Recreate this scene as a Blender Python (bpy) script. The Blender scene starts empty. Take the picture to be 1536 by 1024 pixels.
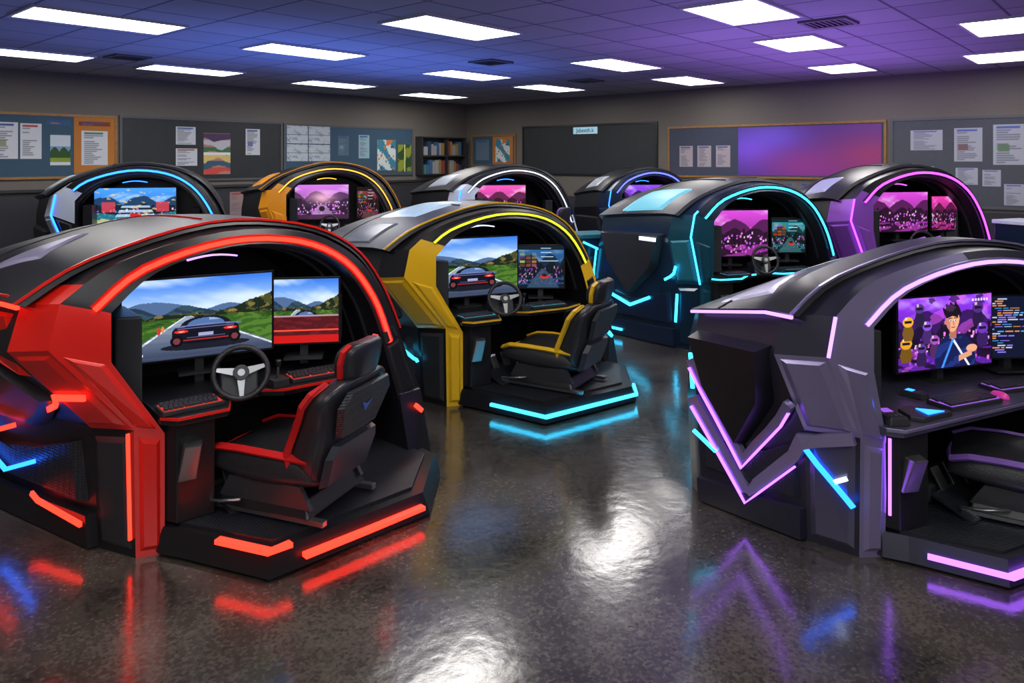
import bpy, bmesh, math, random
import numpy as np
from mathutils import Vector, Matrix
random.seed(4)
scene = bpy.context.scene
COL = scene.collection
try:
    scene.view_settings.view_transform = 'Standard'
    scene.view_settings.look = 'None'
except Exception:
    pass

# ------------------------------------------------------------------ room frame
YAW = math.radians(41.3)
FX, FY = math.cos(YAW), math.sin(YAW)
def room(r, d):
    return (FY * r + FX * d, -FX * r + FY * d)

# ------------------------------------------------------------------ materials
_m = {}
def pmat(name, col, rough=0.4, metal=0.0, emit=None, estr=0.0, noise=0.0, nscale=30.0, bump=0.0, coat=0.0):
    if name in _m:
        return _m[name]
    m = bpy.data.materials.new(name)
    m.use_nodes = True
    nt = m.node_tree
    b = nt.nodes['Principled BSDF']
    b.inputs['Base Color'].default_value = (*col, 1)
    b.inputs['Roughness'].default_value = rough
    b.inputs['Metallic'].default_value = metal
    if coat:
        b.inputs['Coat Weight'].default_value = coat
        b.inputs['Coat Roughness'].default_value = .12
    if emit is not None:
        b.inputs['Emission Color'].default_value = (*emit, 1)
        b.inputs['Emission Strength'].default_value = estr
    if noise > 0 or bump > 0:
        tc = nt.nodes.new('ShaderNodeTexCoord')
        n = nt.nodes.new('ShaderNodeTexNoise')
        n.inputs['Scale'].default_value = nscale
        n.inputs['Detail'].default_value = 5
        nt.links.new(tc.outputs['Object'], n.inputs['Vector'])
        if noise > 0:
            mx = nt.nodes.new('ShaderNodeMix')
            mx.data_type = 'RGBA'
            mx.inputs['A'].default_value = (*[c * (1 - noise) for c in col], 1)
            mx.inputs['B'].default_value = (*[min(1, c * (1 + noise)) for c in col], 1)
            nt.links.new(n.outputs['Fac'], mx.inputs['Factor'])
            nt.links.new(mx.outputs['Result'], b.inputs['Base Color'])
        if bump > 0:
            bp = nt.nodes.new('ShaderNodeBump')
            bp.inputs['Strength'].default_value = bump
            bp.inputs['Distance'].default_value = 0.01
            nt.links.new(n.outputs['Fac'], bp.inputs['Height'])
            nt.links.new(bp.outputs['Normal'], b.inputs['Normal'])
    _m[name] = m
    return m

def glow(name, col, s=6.0):
    return pmat('glow_' + name, (0.02, 0.02, 0.02), 0.4, 0, col, s)

def vmat(name, emit=0.0, rough=0.5):
    if name in _m:
        return _m[name]
    m = bpy.data.materials.new(name)
    m.use_nodes = True
    nt = m.node_tree
    b = nt.nodes['Principled BSDF']
    a = nt.nodes.new('ShaderNodeVertexColor')
    a.layer_name = 'Col'
    b.inputs['Roughness'].default_value = rough
    if emit > 0:
        b.inputs['Base Color'].default_value = (0.01, 0.01, 0.01, 1)
        nt.links.new(a.outputs['Color'], b.inputs['Emission Color'])
        b.inputs['Emission Strength'].default_value = emit
    else:
        nt.links.new(a.outputs['Color'], b.inputs['Base Color'])
    _m[name] = m
    return m

def carbon():
    if 'carbon_mesh' in _m:
        return _m['carbon_mesh']
    m = pmat('carbon_mesh', (0.018, 0.02, 0.026), 0.34)
    nt = m.node_tree
    b = nt.nodes['Principled BSDF']
    tc = nt.nodes.new('ShaderNodeTexCoord')
    v = nt.nodes.new('ShaderNodeTexVoronoi')
    v.inputs['Scale'].default_value = 60
    v.inputs['Randomness'].default_value = .15
    nt.links.new(tc.outputs['Object'], v.inputs['Vector'])
    bp = nt.nodes.new('ShaderNodeBump')
    bp.inputs['Strength'].default_value = 0.6
    bp.inputs['Distance'].default_value = 0.006
    nt.links.new(v.outputs['Distance'], bp.inputs['Height'])
    nt.links.new(bp.outputs['Normal'], b.inputs['Normal'])
    return m

# ------------------------------------------------------------------ mesh helpers
def new_obj(name, me, parent=None, loc=(0, 0, 0), rot=(0, 0, 0)):
    o = bpy.data.objects.new(name, me)
    COL.objects.link(o)
    o.location = loc
    o.rotation_euler = rot
    if parent is not None:
        o.parent = parent
    return o

def tag(o, label, category, group=None):
    o['label'] = label
    o['category'] = category
    if group:
        o['group'] = group
    return o

def mesh(name, verts, faces, mats, parent=None, midx=None, smooth=False, loc=(0, 0, 0), rot=(0, 0, 0), bevel=0.0, recalc=True):
    me = bpy.data.meshes.new(name)
    me.from_pydata([tuple(v) for v in verts], [], faces)
    if not isinstance(mats, (list, tuple)):
        mats = [mats]
    for m in mats:
        me.materials.append(m)
    if midx:
        me.polygons.foreach_set('material_index', midx)
    if recalc or bevel:
        bm = bmesh.new()
        bm.from_mesh(me)
        bmesh.ops.remove_doubles(bm, verts=bm.verts, dist=1e-5)
        if bevel > 0:
            bmesh.ops.bevel(bm, geom=list(bm.edges), offset=bevel, segments=2, profile=0.6, affect='EDGES', clamp_overlap=True)
        bmesh.ops.recalc_face_normals(bm, faces=bm.faces)
        bm.to_mesh(me)
        bm.free()
    if smooth is True:
        me.polygons.foreach_set('use_smooth', [True] * len(me.polygons))
    elif smooth == 'auto':
        me.polygons.foreach_set('use_smooth', [True] * len(me.polygons))
        me.set_sharp_from_angle(angle=math.radians(24))
    me.update()
    return new_obj(name, me, parent, loc, rot)

def box(name, size, loc, mat, parent=None, rot=(0, 0, 0), bevel=0.0):
    x, y, z = [s / 2 for s in size]
    v = [(-x, -y, -z), (x, -y, -z), (x, y, -z), (-x, y, -z), (-x, -y, z), (x, -y, z), (x, y, z), (-x, y, z)]
    f = [(0, 3, 2, 1), (4, 5, 6, 7), (0, 1, 5, 4), (1, 2, 6, 5), (2, 3, 7, 6), (3, 0, 4, 7)]
    return mesh(name, v, f, mat, parent, loc=loc, rot=rot, bevel=bevel)

def multibox(name, items, mat, parent=None, loc=(0, 0, 0), rot=(0, 0, 0), bevel=0.0):
    V, F = [], []
    for (cx, cy, cz, sx, sy, sz) in items:
        b = len(V)
        for (a, c, d) in [(-1, -1, -1), (1, -1, -1), (1, 1, -1), (-1, 1, -1), (-1, -1, 1), (1, -1, 1), (1, 1, 1), (-1, 1, 1)]:
            V.append((cx + a * sx / 2, cy + c * sy / 2, cz + d * sz / 2))
        for q in [(0, 3, 2, 1), (4, 5, 6, 7), (0, 1, 5, 4), (1, 2, 6, 5), (2, 3, 7, 6), (3, 0, 4, 7)]:
            F.append(tuple(b + i for i in q))
    return mesh(name, V, F, mat, parent, loc=loc, rot=rot, bevel=bevel)

def prism(name, poly, z0, z1, mat, parent=None, bevel=0.0, top=None, loc=(0, 0, 0), rot=(0, 0, 0)):
    n = len(poly)
    top = top or poly
    V = [(p[0], p[1], z0) for p in poly] + [(p[0], p[1], z1) for p in top]
    F = [tuple(range(n - 1, -1, -1)), tuple(range(n, 2 * n))]
    for i in range(n):
        j = (i + 1) % n
        F.append((i, j, n + j, n + i))
    return mesh(name, V, F, mat, parent, bevel=bevel, loc=loc, rot=rot)

def sweep(name, pts, a, b, nrm, mat, parent=None, taper=False, loc=(0, 0, 0), rot=(0, 0, 0)):
    P = [Vector(p) for p in pts]
    n = len(P)
    V, F = [], []
    for i, p in enumerate(P):
        t = (P[min(i + 1, n - 1)] - P[max(i - 1, 0)])
        t.normalize()
        nn = Vector(nrm)
        nn = (nn - t * nn.dot(t)).normalized()
        s = t.cross(nn).normalized()
        k = 1.0
        if 0 < i < n - 1:
            t1 = (P[i] - P[i - 1]).normalized()
            k = 1 / max(0.5, t1.dot(t))
        aa = a * k
        if taper and (i == 0 or i == n - 1):
            aa = a * 0.25
        for (sa, sb) in ((-1, -1), (1, -1), (1, 1), (-1, 1)):
            V.append(p + s * aa * sa + nn * b * sb)
    for i in range(n - 1):
        j = i + 1
        for k in range(4):
            l = (k + 1) % 4
            F.append((i * 4 + k, i * 4 + l, j * 4 + l, j * 4 + k))
    F.append((3, 2, 1, 0))
    F.append(tuple((n - 1) * 4 + k for k in range(4)))
    return mesh(name, V, F, mat, parent, loc=loc, rot=rot)

def tube(name, pts, r, mat, parent=None, sides=10, closed=False, loc=(0, 0, 0), rot=(0, 0, 0)):
    P = [Vector(p) for p in pts]
    n = len(P)
    V, F = [], []
    ref = Vector((0.13, 0.21, 1)).normalized()
    for i, p in enumerate(P):
        t = (P[(i + 1) % n] - P[i - 1]) if closed else (P[min(i + 1, n - 1)] - P[max(i - 1, 0)])
        t.normalize()
        rf = ref if abs(t.dot(ref)) < 0.9 else Vector((1, 0.1, 0)).normalized()
        if closed:
            rf = Vector((0, 1, 0))
        s = t.cross(rf).normalized()
        u = s.cross(t).normalized()
        for k in range(sides):
            an = 2 * math.pi * k / sides
            V.append(p + s * math.cos(an) * r + u * math.sin(an) * r)
    rng = n if closed else n - 1
    for i in range(rng):
        j = (i + 1) % n
        for k in range(sides):
            l = (k + 1) % sides
            F.append((i * sides + k, i * sides + l, j * sides + l, j * sides + k))
    if not closed:
        F.append(tuple(range(sides - 1, -1, -1)))
        F.append(tuple((n - 1) * sides + k for k in range(sides)))
    return mesh(name, V, F, mat, parent, smooth=True, loc=loc, rot=rot)

_gc = {}
def grid_paint(name, w, h, img, mat, parent=None, loc=(0, 0, 0), rot=(0, 0, 0)):
    key = (name, round(w, 3), round(h, 3), id(img))
    if key in _gc:
        return new_obj(name, _gc[key][0], parent, loc, rot)
    H, W, _ = img.shape
    xs = np.linspace(-w / 2, w / 2, W)
    zs = np.linspace(-h / 2, h / 2, H)
    X, Z = np.meshgrid(xs, zs)
    V = np.stack([X, np.zeros_like(X), Z], -1).reshape(-1, 3)
    idx = np.arange(H * W).reshape(H, W)
    F = np.stack([idx[:-1, :-1], idx[:-1, 1:], idx[1:, 1:], idx[1:, :-1]], -1).reshape(-1, 4)
    me = bpy.data.meshes.new(name)
    me.from_pydata(V.tolist(), [], F.tolist())
    me.materials.append(mat)
    ca = me.color_attributes.new('Col', 'FLOAT_COLOR', 'POINT')
    im = np.clip(img.reshape(-1, 3), 0, 1)
    lin = np.where(im <= 0.04045, im / 12.92, ((im + 0.055) / 1.055) ** 2.4)
    c = np.concatenate([lin, np.ones((len(lin), 1))], 1).astype(np.float32)
    ca.data.foreach_set('color', c.ravel())
    me.update()
    _gc[key] = (me, img)
    return new_obj(name, me, parent, loc, rot)

# ------------------------------------------------------------------ painted pictures
def canvas(W, H):
    u, v = np.meshgrid(np.linspace(0, 1, W), np.linspace(0, 1, H))
    return u, v, np.zeros((H, W, 3))

def put(img, mask, col, a=1.0):
    m = np.asarray(mask, float)[..., None] * a
    img[:] = img * (1 - m) + np.array(col) * m

def fbm(u, v, seed=0, sc=4):
    rs = np.random.RandomState(seed)
    o = np.zeros_like(u)
    for k in range(5):
        for _ in range(3):
            a, b, p = rs.uniform(-1, 1), rs.uniform(-1, 1), rs.uniform(0, 6.3)
            o += np.sin((u * a + v * b) * sc * 2 ** k * 2 + p) / 2 ** k / 3
    return o

def img_race(W=260, H=146, variant=0):
    u, v, im = canvas(W, H)
    t = np.clip((v - 0.5) / 0.5, 0, 1)[..., None]
    im[:] = np.array([0.86, 0.92, 0.97]) * (1 - t) + np.array([0.20, 0.45, 0.86]) * t
    cl = np.clip(fbm(u, v * 3, 3, 3) * 0.8, 0, 1) * (v > 0.6)
    put(im, cl, (0.95, 0.97, 1.0), 0.8)
    rg = 0.015 * fbm(u, v * 0, 5, 16)
    put(im, v < 0.58 + 0.17 * np.abs(np.sin(u * 5.2 + 0.5)) * np.clip(1.1 - u, .3, 1) + rg, (0.30, 0.40, 0.56))
    m2 = v < 0.54 + 0.14 * np.abs(np.sin(u * 8 + 1.2)) * np.clip(1.2 - u, .3, 1) + rg
    put(im, m2, (0.13, 0.21, 0.29))
    put(im, m2 & (fbm(u, v * 2, 21, 12) > .15), (0.20, 0.31, 0.36), .8)
    hz = 0.53 + 0.30 * np.clip((u - 0.60) * 2.0, 0, 1) ** 1.2 + 0.03 * fbm(u, v * 0, 8, 22)
    put(im, v < hz, (0.09, 0.14, 0.09))
    put(im, (fbm(u, v, 9, 24) > 0.15) & (v < hz) & (v > .5), (0.34, 0.34, 0.16), 0.7)
    put(im, (fbm(u, v, 19, 34) > 0.5) & (v < hz) & (v > .5), (0.62, 0.52, 0.28), 0.7)
    put(im, v < 0.5, (0.20, 0.36, 0.12))
    put(im, (v < 0.5) & (fbm(u, v * 3, 10, 14) > 0.1), (0.33, 0.48, 0.17), 0.8)
    put(im, (v < 0.5) & (v > .40) & (fbm(u, v * 3, 17, 20) > 0.3), (0.13, 0.22, 0.10), 0.8)
    yy = np.clip(0.52 - v, 0, 1)
    c = 0.42 + 0.2 * yy
    wd = 0.02 + 1.15 * yy
    road = (v < 0.52) & (np.abs(u - c) < wd)
    t2 = np.clip(v / .5, 0, 1)[..., None]
    im[:] = np.where(road[..., None], np.array([.18, .22, .32]) * (1 - t2) + np.array([.60, .66, .74]) * t2, im)
    put(im, road & (np.abs(np.abs(u - c) - wd * 0.93) < 0.006 + 0.02 * yy), (0.88, 0.9, 0.92))
    put(im, road & (fbm(u * .3, v * 6, 14, 16) > .3), (.3, .34, .42), .35)
    cx, cy = 0.54, 0.30
    x, y = (u - cx), (v - cy)
    put(im, ((x / .30) ** 2 + ((y + .16) / .05) ** 2) < 1, (0.04, 0.05, 0.09), .85)
    put(im, ((np.abs(x) / .225) ** 4 + (np.abs(y + .01) / .12) ** 4) < 1, (0.05, 0.05, 0.11))
    put(im, ((x / .17) ** 2 + ((y - .09) / .12) ** 2 < 1) & (y > .05), (0.06, 0.07, 0.14))
    put(im, ((x / .125) ** 2 + ((y - .10) / .085) ** 2 < 1) & (y > .105), (0.30, 0.42, 0.62))
    put(im, ((x / .125) ** 2 + ((y - .10) / .085) ** 2 < 1) & (y > .15) & (x > .02), (0.55, 0.66, 0.82))
    put(im, (np.abs(x) < 0.24) & (np.abs(y - 0.100 + x * x * .3) < 0.008), (0.42, 0.46, 0.66))
    put(im, (np.abs(x) < 0.19) & (np.abs(y - 0.065) < 0.006), (0.45, 0.48, 0.7))
    put(im, (((np.abs(x) - 0.165) / .045) ** 2 + ((y - 0.03) / .017) ** 2) < 1, (1.0, 0.18, 0.12))
    put(im, (((np.abs(x) - 0.165) / .02) ** 2 + ((y - 0.03) / .007) ** 2) < 1, (1.0, 0.7, 0.6))
    put(im, (np.abs(x) < 0.05) & (np.abs(y + 0.02) < 0.018), (0.60, 0.62, 0.78))
    put(im, (np.abs(x) < 0.19) & (np.abs(y + 0.085) < 0.008), (0.65, 0.16, 0.15))
    put(im, (np.abs(x) < 0.13) & (np.abs(y + 0.052) < 0.006), (0.35, 0.37, 0.55))
    put(im, (np.abs(x) < 0.13) & (np.abs(y + 0.11) < 0.010), (0.02, 0.02, 0.05))
    put(im, ((np.abs(x) - 0.195) ** 2 * 3 + (y + 0.085) ** 2) < 0.0052, (0.02, 0.02, 0.03))
    put(im, ((np.abs(x) - 0.195) ** 2 * 3 + (y + 0.085) ** 2) < 0.0016, (0.45, 0.2, 0.25))
    put(im, (((u - .23) / .012) ** 2 + ((v - .36) / .05) ** 2) < 1, (.75, .2, .2))
    put(im, (((u - .255) / .009) ** 2 + ((v - .38) / .04) ** 2) < 1, (.85, .5, .25))
    if variant == 1:
        put(im, v < 0.42, (0.30, 0.06, 0.09))
        put(im, (v < 0.42) & (fbm(u, v * 4, 41, 10) > .2), (0.42, 0.10, 0.14), .7)
        put(im, (v < 0.40) & (np.abs(v - 0.2) < 0.012), (1, 0.3, 0.2))
        put(im, (v < 0.12), (0.75, 0.08, 0.08))
        put(im, (np.abs(v - 0.42) < .012), (0.7, 0.55, 0.6))
    else:
        put(im, (np.abs(v - 0.08) < 0.014) & (u > 0.03) & (u < 0.13) & (np.sin(u * 260) > -0.3), (1, 1, 1))
        put(im, (np.abs(v - 0.045) < 0.008) & (u > 0.03) & (u < 0.12), (0.85, 0.9, 1))
    return im

def img_city(W=128, H=72, seed=1, tint=(0.75, 0.25, 0.75)):
    u, v, im = canvas(W, H)
    t = v[..., None]
    im[:] = np.array(tint) * (0.45 + 0.65 * t)
    n = fbm(u, v * 1.6, seed, 6)
    put(im, np.clip(n, 0, 1) * (v > .5), tuple(min(1, c * .5 + .5) for c in tint), 0.9)
    rd = 0.02 * fbm(u, v * 0, seed + 30, 18)
    put(im, v < 0.60 + 0.2 * np.abs(np.sin(u * 7 + seed)) + rd, tuple(c * .42 for c in tint))
    put(im, v < 0.48 + 0.13 * np.abs(np.sin(u * 11 + seed * 2)) + rd, tuple(c * .22 for c in tint))
    rs = np.random.RandomState(seed)
    for _ in range(26):
        x, w, h = rs.uniform(0, 1), rs.uniform(0.006, 0.025), rs.uniform(0.3, 0.62)
        put(im, (np.abs(u - x) < w) & (v < h) & (v > .15), tuple(c * .15 for c in tint), 0.85)
    for _ in range(90):
        x, y = rs.uniform(0, 1), rs.uniform(0.08, 0.5)
        c = [(1, .5, .9), (.8, .4, 1), (1, .85, .95), tint][rs.randint(4)]
        put(im, (np.abs(u - x) < 0.010) & (np.abs(v - y) < rs.uniform(.01, .03)), c, 0.85)
    put(im, (v < 0.24) & (fbm(u, v * 3, seed + 9, 9) > 0), tint, 0.6)
    return im

def img_sunset():
    im = img_city(128, 72, 5, (.72, .40, .80))
    u, v, _ = canvas(128, 72)
    put(im, np.exp(-((u - .5) ** 2 * 20 + (v - .62) ** 2 * 30)), (1, .75, .85), .8)
    put(im, (v < .42) & (np.abs(u - .5) < .06 + .5 * (.42 - v)), (.75, .55, .8), .7)
    put(im, ((u - .5) ** 2 * 2 + (v - .3) ** 2) < .006, (.1, .05, .12))
    put(im, (v < .14), (.18, .06, .16), .8)
    return im

def img_arena(W=144, H=80):
    im = img_city(W, H, 7, (0.25, 0.55, 0.9))
    u, v, _ = canvas(W, H)
    put(im, (v < 0.3 + 0.25 * np.abs(u - .5)), (0.12, 0.5, 0.55), 0.8)
    put(im, (np.abs(u - .5) < .16 + .3 * (0.6 - v)) & (v < .6) & (np.sin(v * 60) > -.2), (0.75, 0.85, 0.95), 0.8)
    put(im, (np.abs(u - .5) < .07) & (v < .38), (0.75, 0.12, 0.16))
    put(im, (np.abs(np.abs(u - .5) - .33) < .08) & (np.abs(v - .55) < .12), (0.85, 0.25, 0.3), .8)
    put(im, (fbm(u, v, 44, 16) > .6), (0.9, .8, .5), .7)
    return im

def img_dash(W=96, H=110, tint=(.18, .45, .75), seed=3):
    """second game window: night scene with a heads-up panel of small tiles"""
    im = img_city(W, H, seed, tint) * .75
    u, v, _ = canvas(W, H)
    rs = np.random.RandomState(seed)
    put(im, (v > .90) | (v < .07), tuple(c * .2 for c in tint))
    put(im, (v < .45) & (np.abs(u - .55) < .04 + .7 * (.45 - v)), tuple(.15 + c * .35 for c in tint), .8)
    put(im, ((u - .58) / .10) ** 2 + ((v - .26) / .045) ** 2 < 1, (.75, .16, .14))
    put(im, ((u - .58) / .06) ** 2 + ((v - .30) / .035) ** 2 < 1, (.12, .08, .12))
    cols = [(.9, .6, .2), (.85, .9, .95), (.9, .35, .25), (.3, .75, .85)]
    for i in range(3):
        for j in range(4):
            x0, y0 = .05 + i * .13, .50 + j * .09
            put(im, (u > x0) & (u < x0 + .10) & (v > y0) & (v < y0 + .06), tuple(k * rs.uniform(.3, .8) for k in cols[rs.randint(4)]), .9)
    for i in range(4):
        y = .94 - i * .10
        put(im, (u > .5) & (u < rs.uniform(.65, .92)) & (np.abs(v - y) < .008), (.8, .9, .95), .8)
    return im

def img_code(W=96, H=110):
    u, v, im = canvas(W, H)
    im[:] = (0.04, 0.07, 0.17)
    rs = np.random.RandomState(8)
    for i in range(24):
        y = 0.96 - i * 0.038
        x = 0.05 + rs.randint(4) * 0.05
        for _ in range(rs.randint(1, 5)):
            l = rs.uniform(0.05, 0.2)
            put(im, (u > x) & (u < x + l) & (np.abs(v - y) < 0.008), [(.3, .7, 1), (.8, .85, .95), (.6, .5, 1), (.95, .6, .3)][rs.randint(4)], .9)
            x += l + .03
    return im

def img_hero(W=260, H=170):
    im = img_city(W, H, 12, (0.50, 0.18, 0.85))
    u, v, _ = canvas(W, H)
    put(im, fbm(u, v, 31, 9) > 0.45, (0.85, 0.35, 0.9), 0.5)
    put(im, fbm(u, v, 37, 14) > 0.6, (0.16, 0.06, 0.30), 0.7)
    for (cx, cy, s, c) in [(.08, .32, .06, (.85, .6, .15)), (.10, .62, .055, (.9, .65, .2)), (.24, .25, .05, (.35, .2, .55)), (.30, .55, .05, (.5, .3, .8)), (.22, .8, .05, (.3, .2, .5)), (.85, .75, .06, (.3, .15, .5)), (.9, .45, .06, (.4, .2, .7)), (.38, .35, .05, (.6, .3, .7))]:
        put(im, (np.abs(u - cx) < s * 1.1 - .2 * np.abs(v - cy + .1)) & (v < cy) & (v > cy - .2), tuple(k * .5 for k in c))
        put(im, ((u - cx) ** 2 + ((v - cy - s) / 1.3) ** 2) < s * s, c)
        put(im, (np.abs(u - cx) < s * .65) & (np.abs(v - cy - s) < .018), (.1, .05, .15))
        put(im, (np.abs(u - cx + s * .4) < s * .2) & (np.abs(v - cy - s * 1.9) < .02), (1, .9, .8), .7)
    shd = (v < .46) & (((u - .60) / .22) ** 2 + ((v - .12) / .36) ** 2 < 1)
    put(im, shd, (0.07, 0.10, 0.30))
    put(im, shd & (fbm(u, v, 52, 12) > .3), (0.12, 0.20, 0.50), .8)
    put(im, shd & (np.abs(u - .66 + (v - .2) * .45) < .012), (0.92, 0.92, 0.97))
    put(im, shd & (np.abs(u - .52 - (v - .2) * .30) < .012), (0.25, 0.55, 0.95))
    put(im, (((u - .78) / .06) ** 2 + ((v - .24) / .055) ** 2) < 1, (0.90, 0.64, 0.5))
    put(im, (np.abs(v - .14 - (u - .7) * .5) < .04) & (u > .64) & (u < .78), (0.85, 0.60, 0.47))
    put(im, (np.abs(u - .575) < .036) & (v > .40) & (v < .54), (0.68, 0.42, 0.34))
    hd = (((u - .57) / (.070 + .02 * np.clip(v - .6, -.1, .1) * 5)) ** 2 + ((v - .64) / .150) ** 2)
    put(im, hd < 1, (0.90, 0.64, 0.49))
    put(im, (hd < 1) & (u < .545), (0.70, 0.42, 0.44), .7)
    put(im, (((u - .495) / .014) ** 2 + ((v - .63) / .03) ** 2) < 1, (0.75, 0.47, 0.42))
    put(im, ((((u - .57) / .098) ** 2 + ((v - .78) / .115) ** 2) < 1 + .35 * np.sin(u * 120 + v * 40)) & (v > .715 - .5 * np.abs(u - .57)), (0.09, 0.05, 0.10))
    put(im, ((((u - .55) / .05) ** 2 + ((v - .83) / .05) ** 2) < 1 + .3 * np.sin(u * 200)), (0.24, 0.14, 0.28))
    for ex in (.550, .604):
        put(im, (((u - ex) / .014) ** 2 + ((v - .652) / .012) ** 2) < 1, (0.95, 0.92, 0.95))
        put(im, (((u - ex - .002) / .007) ** 2 + ((v - .652) / .012) ** 2) < 1, (0.12, 0.06, 0.08))
        put(im, (np.abs(u - ex) < .018) & (np.abs(v - .685) < .006), (0.1, 0.06, 0.08))
    put(im, (np.abs(u - .582 + (v - .62) * .1) < .006) & (np.abs(v - .615) < .03), (0.72, 0.45, 0.38))
    put(im, (np.abs(u - .578) < .022) & (np.abs(v - .555 - (u - .578) ** 2 * 8) < .006), (0.5, 0.16, 0.18))
    put(im, (v > .9) & (u > .78) & (u < .96) & (v < .94) & (np.sin(u * 200) > -.4), (.9, .8, 1))
    return im

def img_paper(W=26, H=36, seed=0, hdr=(0.2, 0.3, 0.6), bg=(0.78, 0.8, 0.84)):
    u, v, im = canvas(W, H)
    im[:] = bg
    rs = np.random.RandomState(seed)
    for j in range(2, H - 3, 2):
        l = int(rs.uniform(.4, .85) * W)
        if rs.rand() > .15:
            im[j, 3:l] = (0.42, 0.44, 0.5)
    im[H - 4:H - 2, 3:W - 5] = hdr
    if rs.rand() > .7:
        im[H // 3:H // 2, 4:W // 2] = rs.uniform(.35, .7, 3)
    return im

def img_poster(kind, W=48, H=64):
    u, v, im = canvas(W, H)
    if kind == 'landscape':
        im[:] = (0.75, 0.8, 0.85)
        put(im, v < .62, (.45, .6, .75))
        put(im, v < .45 + .15 * np.abs(np.sin(u * 7)), (.16, .3, .12))
        put(im, v < .25, (.5, .6, .2))
        put(im, v < .1, (.8, .82, .85))
    elif kind == 'stripes':
        im[:] = (.7, .5, .45)
        cs = [(.8, .3, .25), (.2, .35, .45), (.85, .75, .45), (.25, .45, .3), (.75, .75, .8), (.3, .2, .35)]
        for i in range(6):
            put(im, (v + 0.05 * np.sin(u * 6 + i) + .03 * fbm(u, v, i, 6) > i / 6) & (v < (i + 1) / 6), cs[i])
        put(im, (np.abs(v - .5) < .03), (.9, .9, .9))
    elif kind == 'map':
        im[:] = (.72, .76, .8)
        put(im, fbm(u, v, 5, 5) > .25, (.55, .62, .68), .8)
        put(im, (np.abs(fbm(u, v, 6, 4)) < .04), (.45, .4, .6), .8)
        put(im, (np.abs(u - .5) < .01) | (np.abs(v - .5) < .01), (.35, .4, .45))
    elif kind == 'leaf':
        im[:] = (.8, .85, .85)
        put(im, fbm(u, v, 8, 5) > .1, (.2, .5, .6))
        put(im, fbm(u, v, 12, 6) > .4, (.8, .45, .2))
        put(im, fbm(u, v, 15, 6) > .6, (.3, .2, .4))
    elif kind == 'green':
        im[:] = (.55, .6, .2)
        put(im, fbm(u, v, 18, 5) > .2, (.15, .3, .12))
        put(im, np.abs(u - .5) < .05, (.85, .85, .6))
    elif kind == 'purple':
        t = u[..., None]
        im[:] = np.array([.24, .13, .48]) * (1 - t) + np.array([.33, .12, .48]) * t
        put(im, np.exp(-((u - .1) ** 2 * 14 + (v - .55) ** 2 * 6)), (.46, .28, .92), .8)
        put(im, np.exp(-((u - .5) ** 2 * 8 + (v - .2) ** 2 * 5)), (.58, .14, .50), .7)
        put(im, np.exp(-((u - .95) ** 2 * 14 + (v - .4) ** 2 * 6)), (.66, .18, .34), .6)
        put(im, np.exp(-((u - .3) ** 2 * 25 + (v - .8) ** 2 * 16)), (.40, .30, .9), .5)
    return im

RACE = img_race(); RACE2 = img_race(96, 90, 1); ARENA = img_arena()
CITY1 = img_city(seed=1); CITY2 = img_sunset(); CITY3 = img_city(80, 72, 9, (.8, .2, .6)); CITY4 = img_city(seed=21, tint=(.5, .25, .85)); CITY5 = img_city(seed=33, tint=(.85, .3, .65))
DASH = img_dash(); DASH2 = img_dash(84, 84, (0.15, 0.65, 0.72), 6); DASH3 = img_dash(84, 84, (0.6, 0.2, 0.25), 16); HERO = img_hero(); CODE = img_code()
SCREEN = vmat('lit_screen_picture', 1.25, .25)
PRINT = vmat('printed_paper', 0, .7)

# ------------------------------------------------------------------ common materials
BLACK = pmat('black_plastic', (0.012, 0.012, 0.015), 0.32, noise=.2)
DKGREY = pmat('dark_grey_plastic', (0.032, 0.034, 0.04), 0.38, noise=.15)
MIDGREY = pmat('grey_plastic', (0.09, 0.095, 0.105), 0.45)
LEATHER = pmat('black_leather', (0.020, 0.020, 0.024), 0.38, bump=.25, nscale=120)
METAL = pmat('brushed_metal', (0.35, 0.36, 0.38), 0.3, 0.9)
DMETAL = pmat('dark_metal', (0.10, 0.10, 0.11), 0.3, 0.9)
CARBON = carbon()

# ------------------------------------------------------------------ room shell
XR, YL, ZC = 13.4, 13.3, 3.5
X0, Y0 = -3.0, -3.5
def struct(o):
    o['kind'] = 'structure'
    return o

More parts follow.
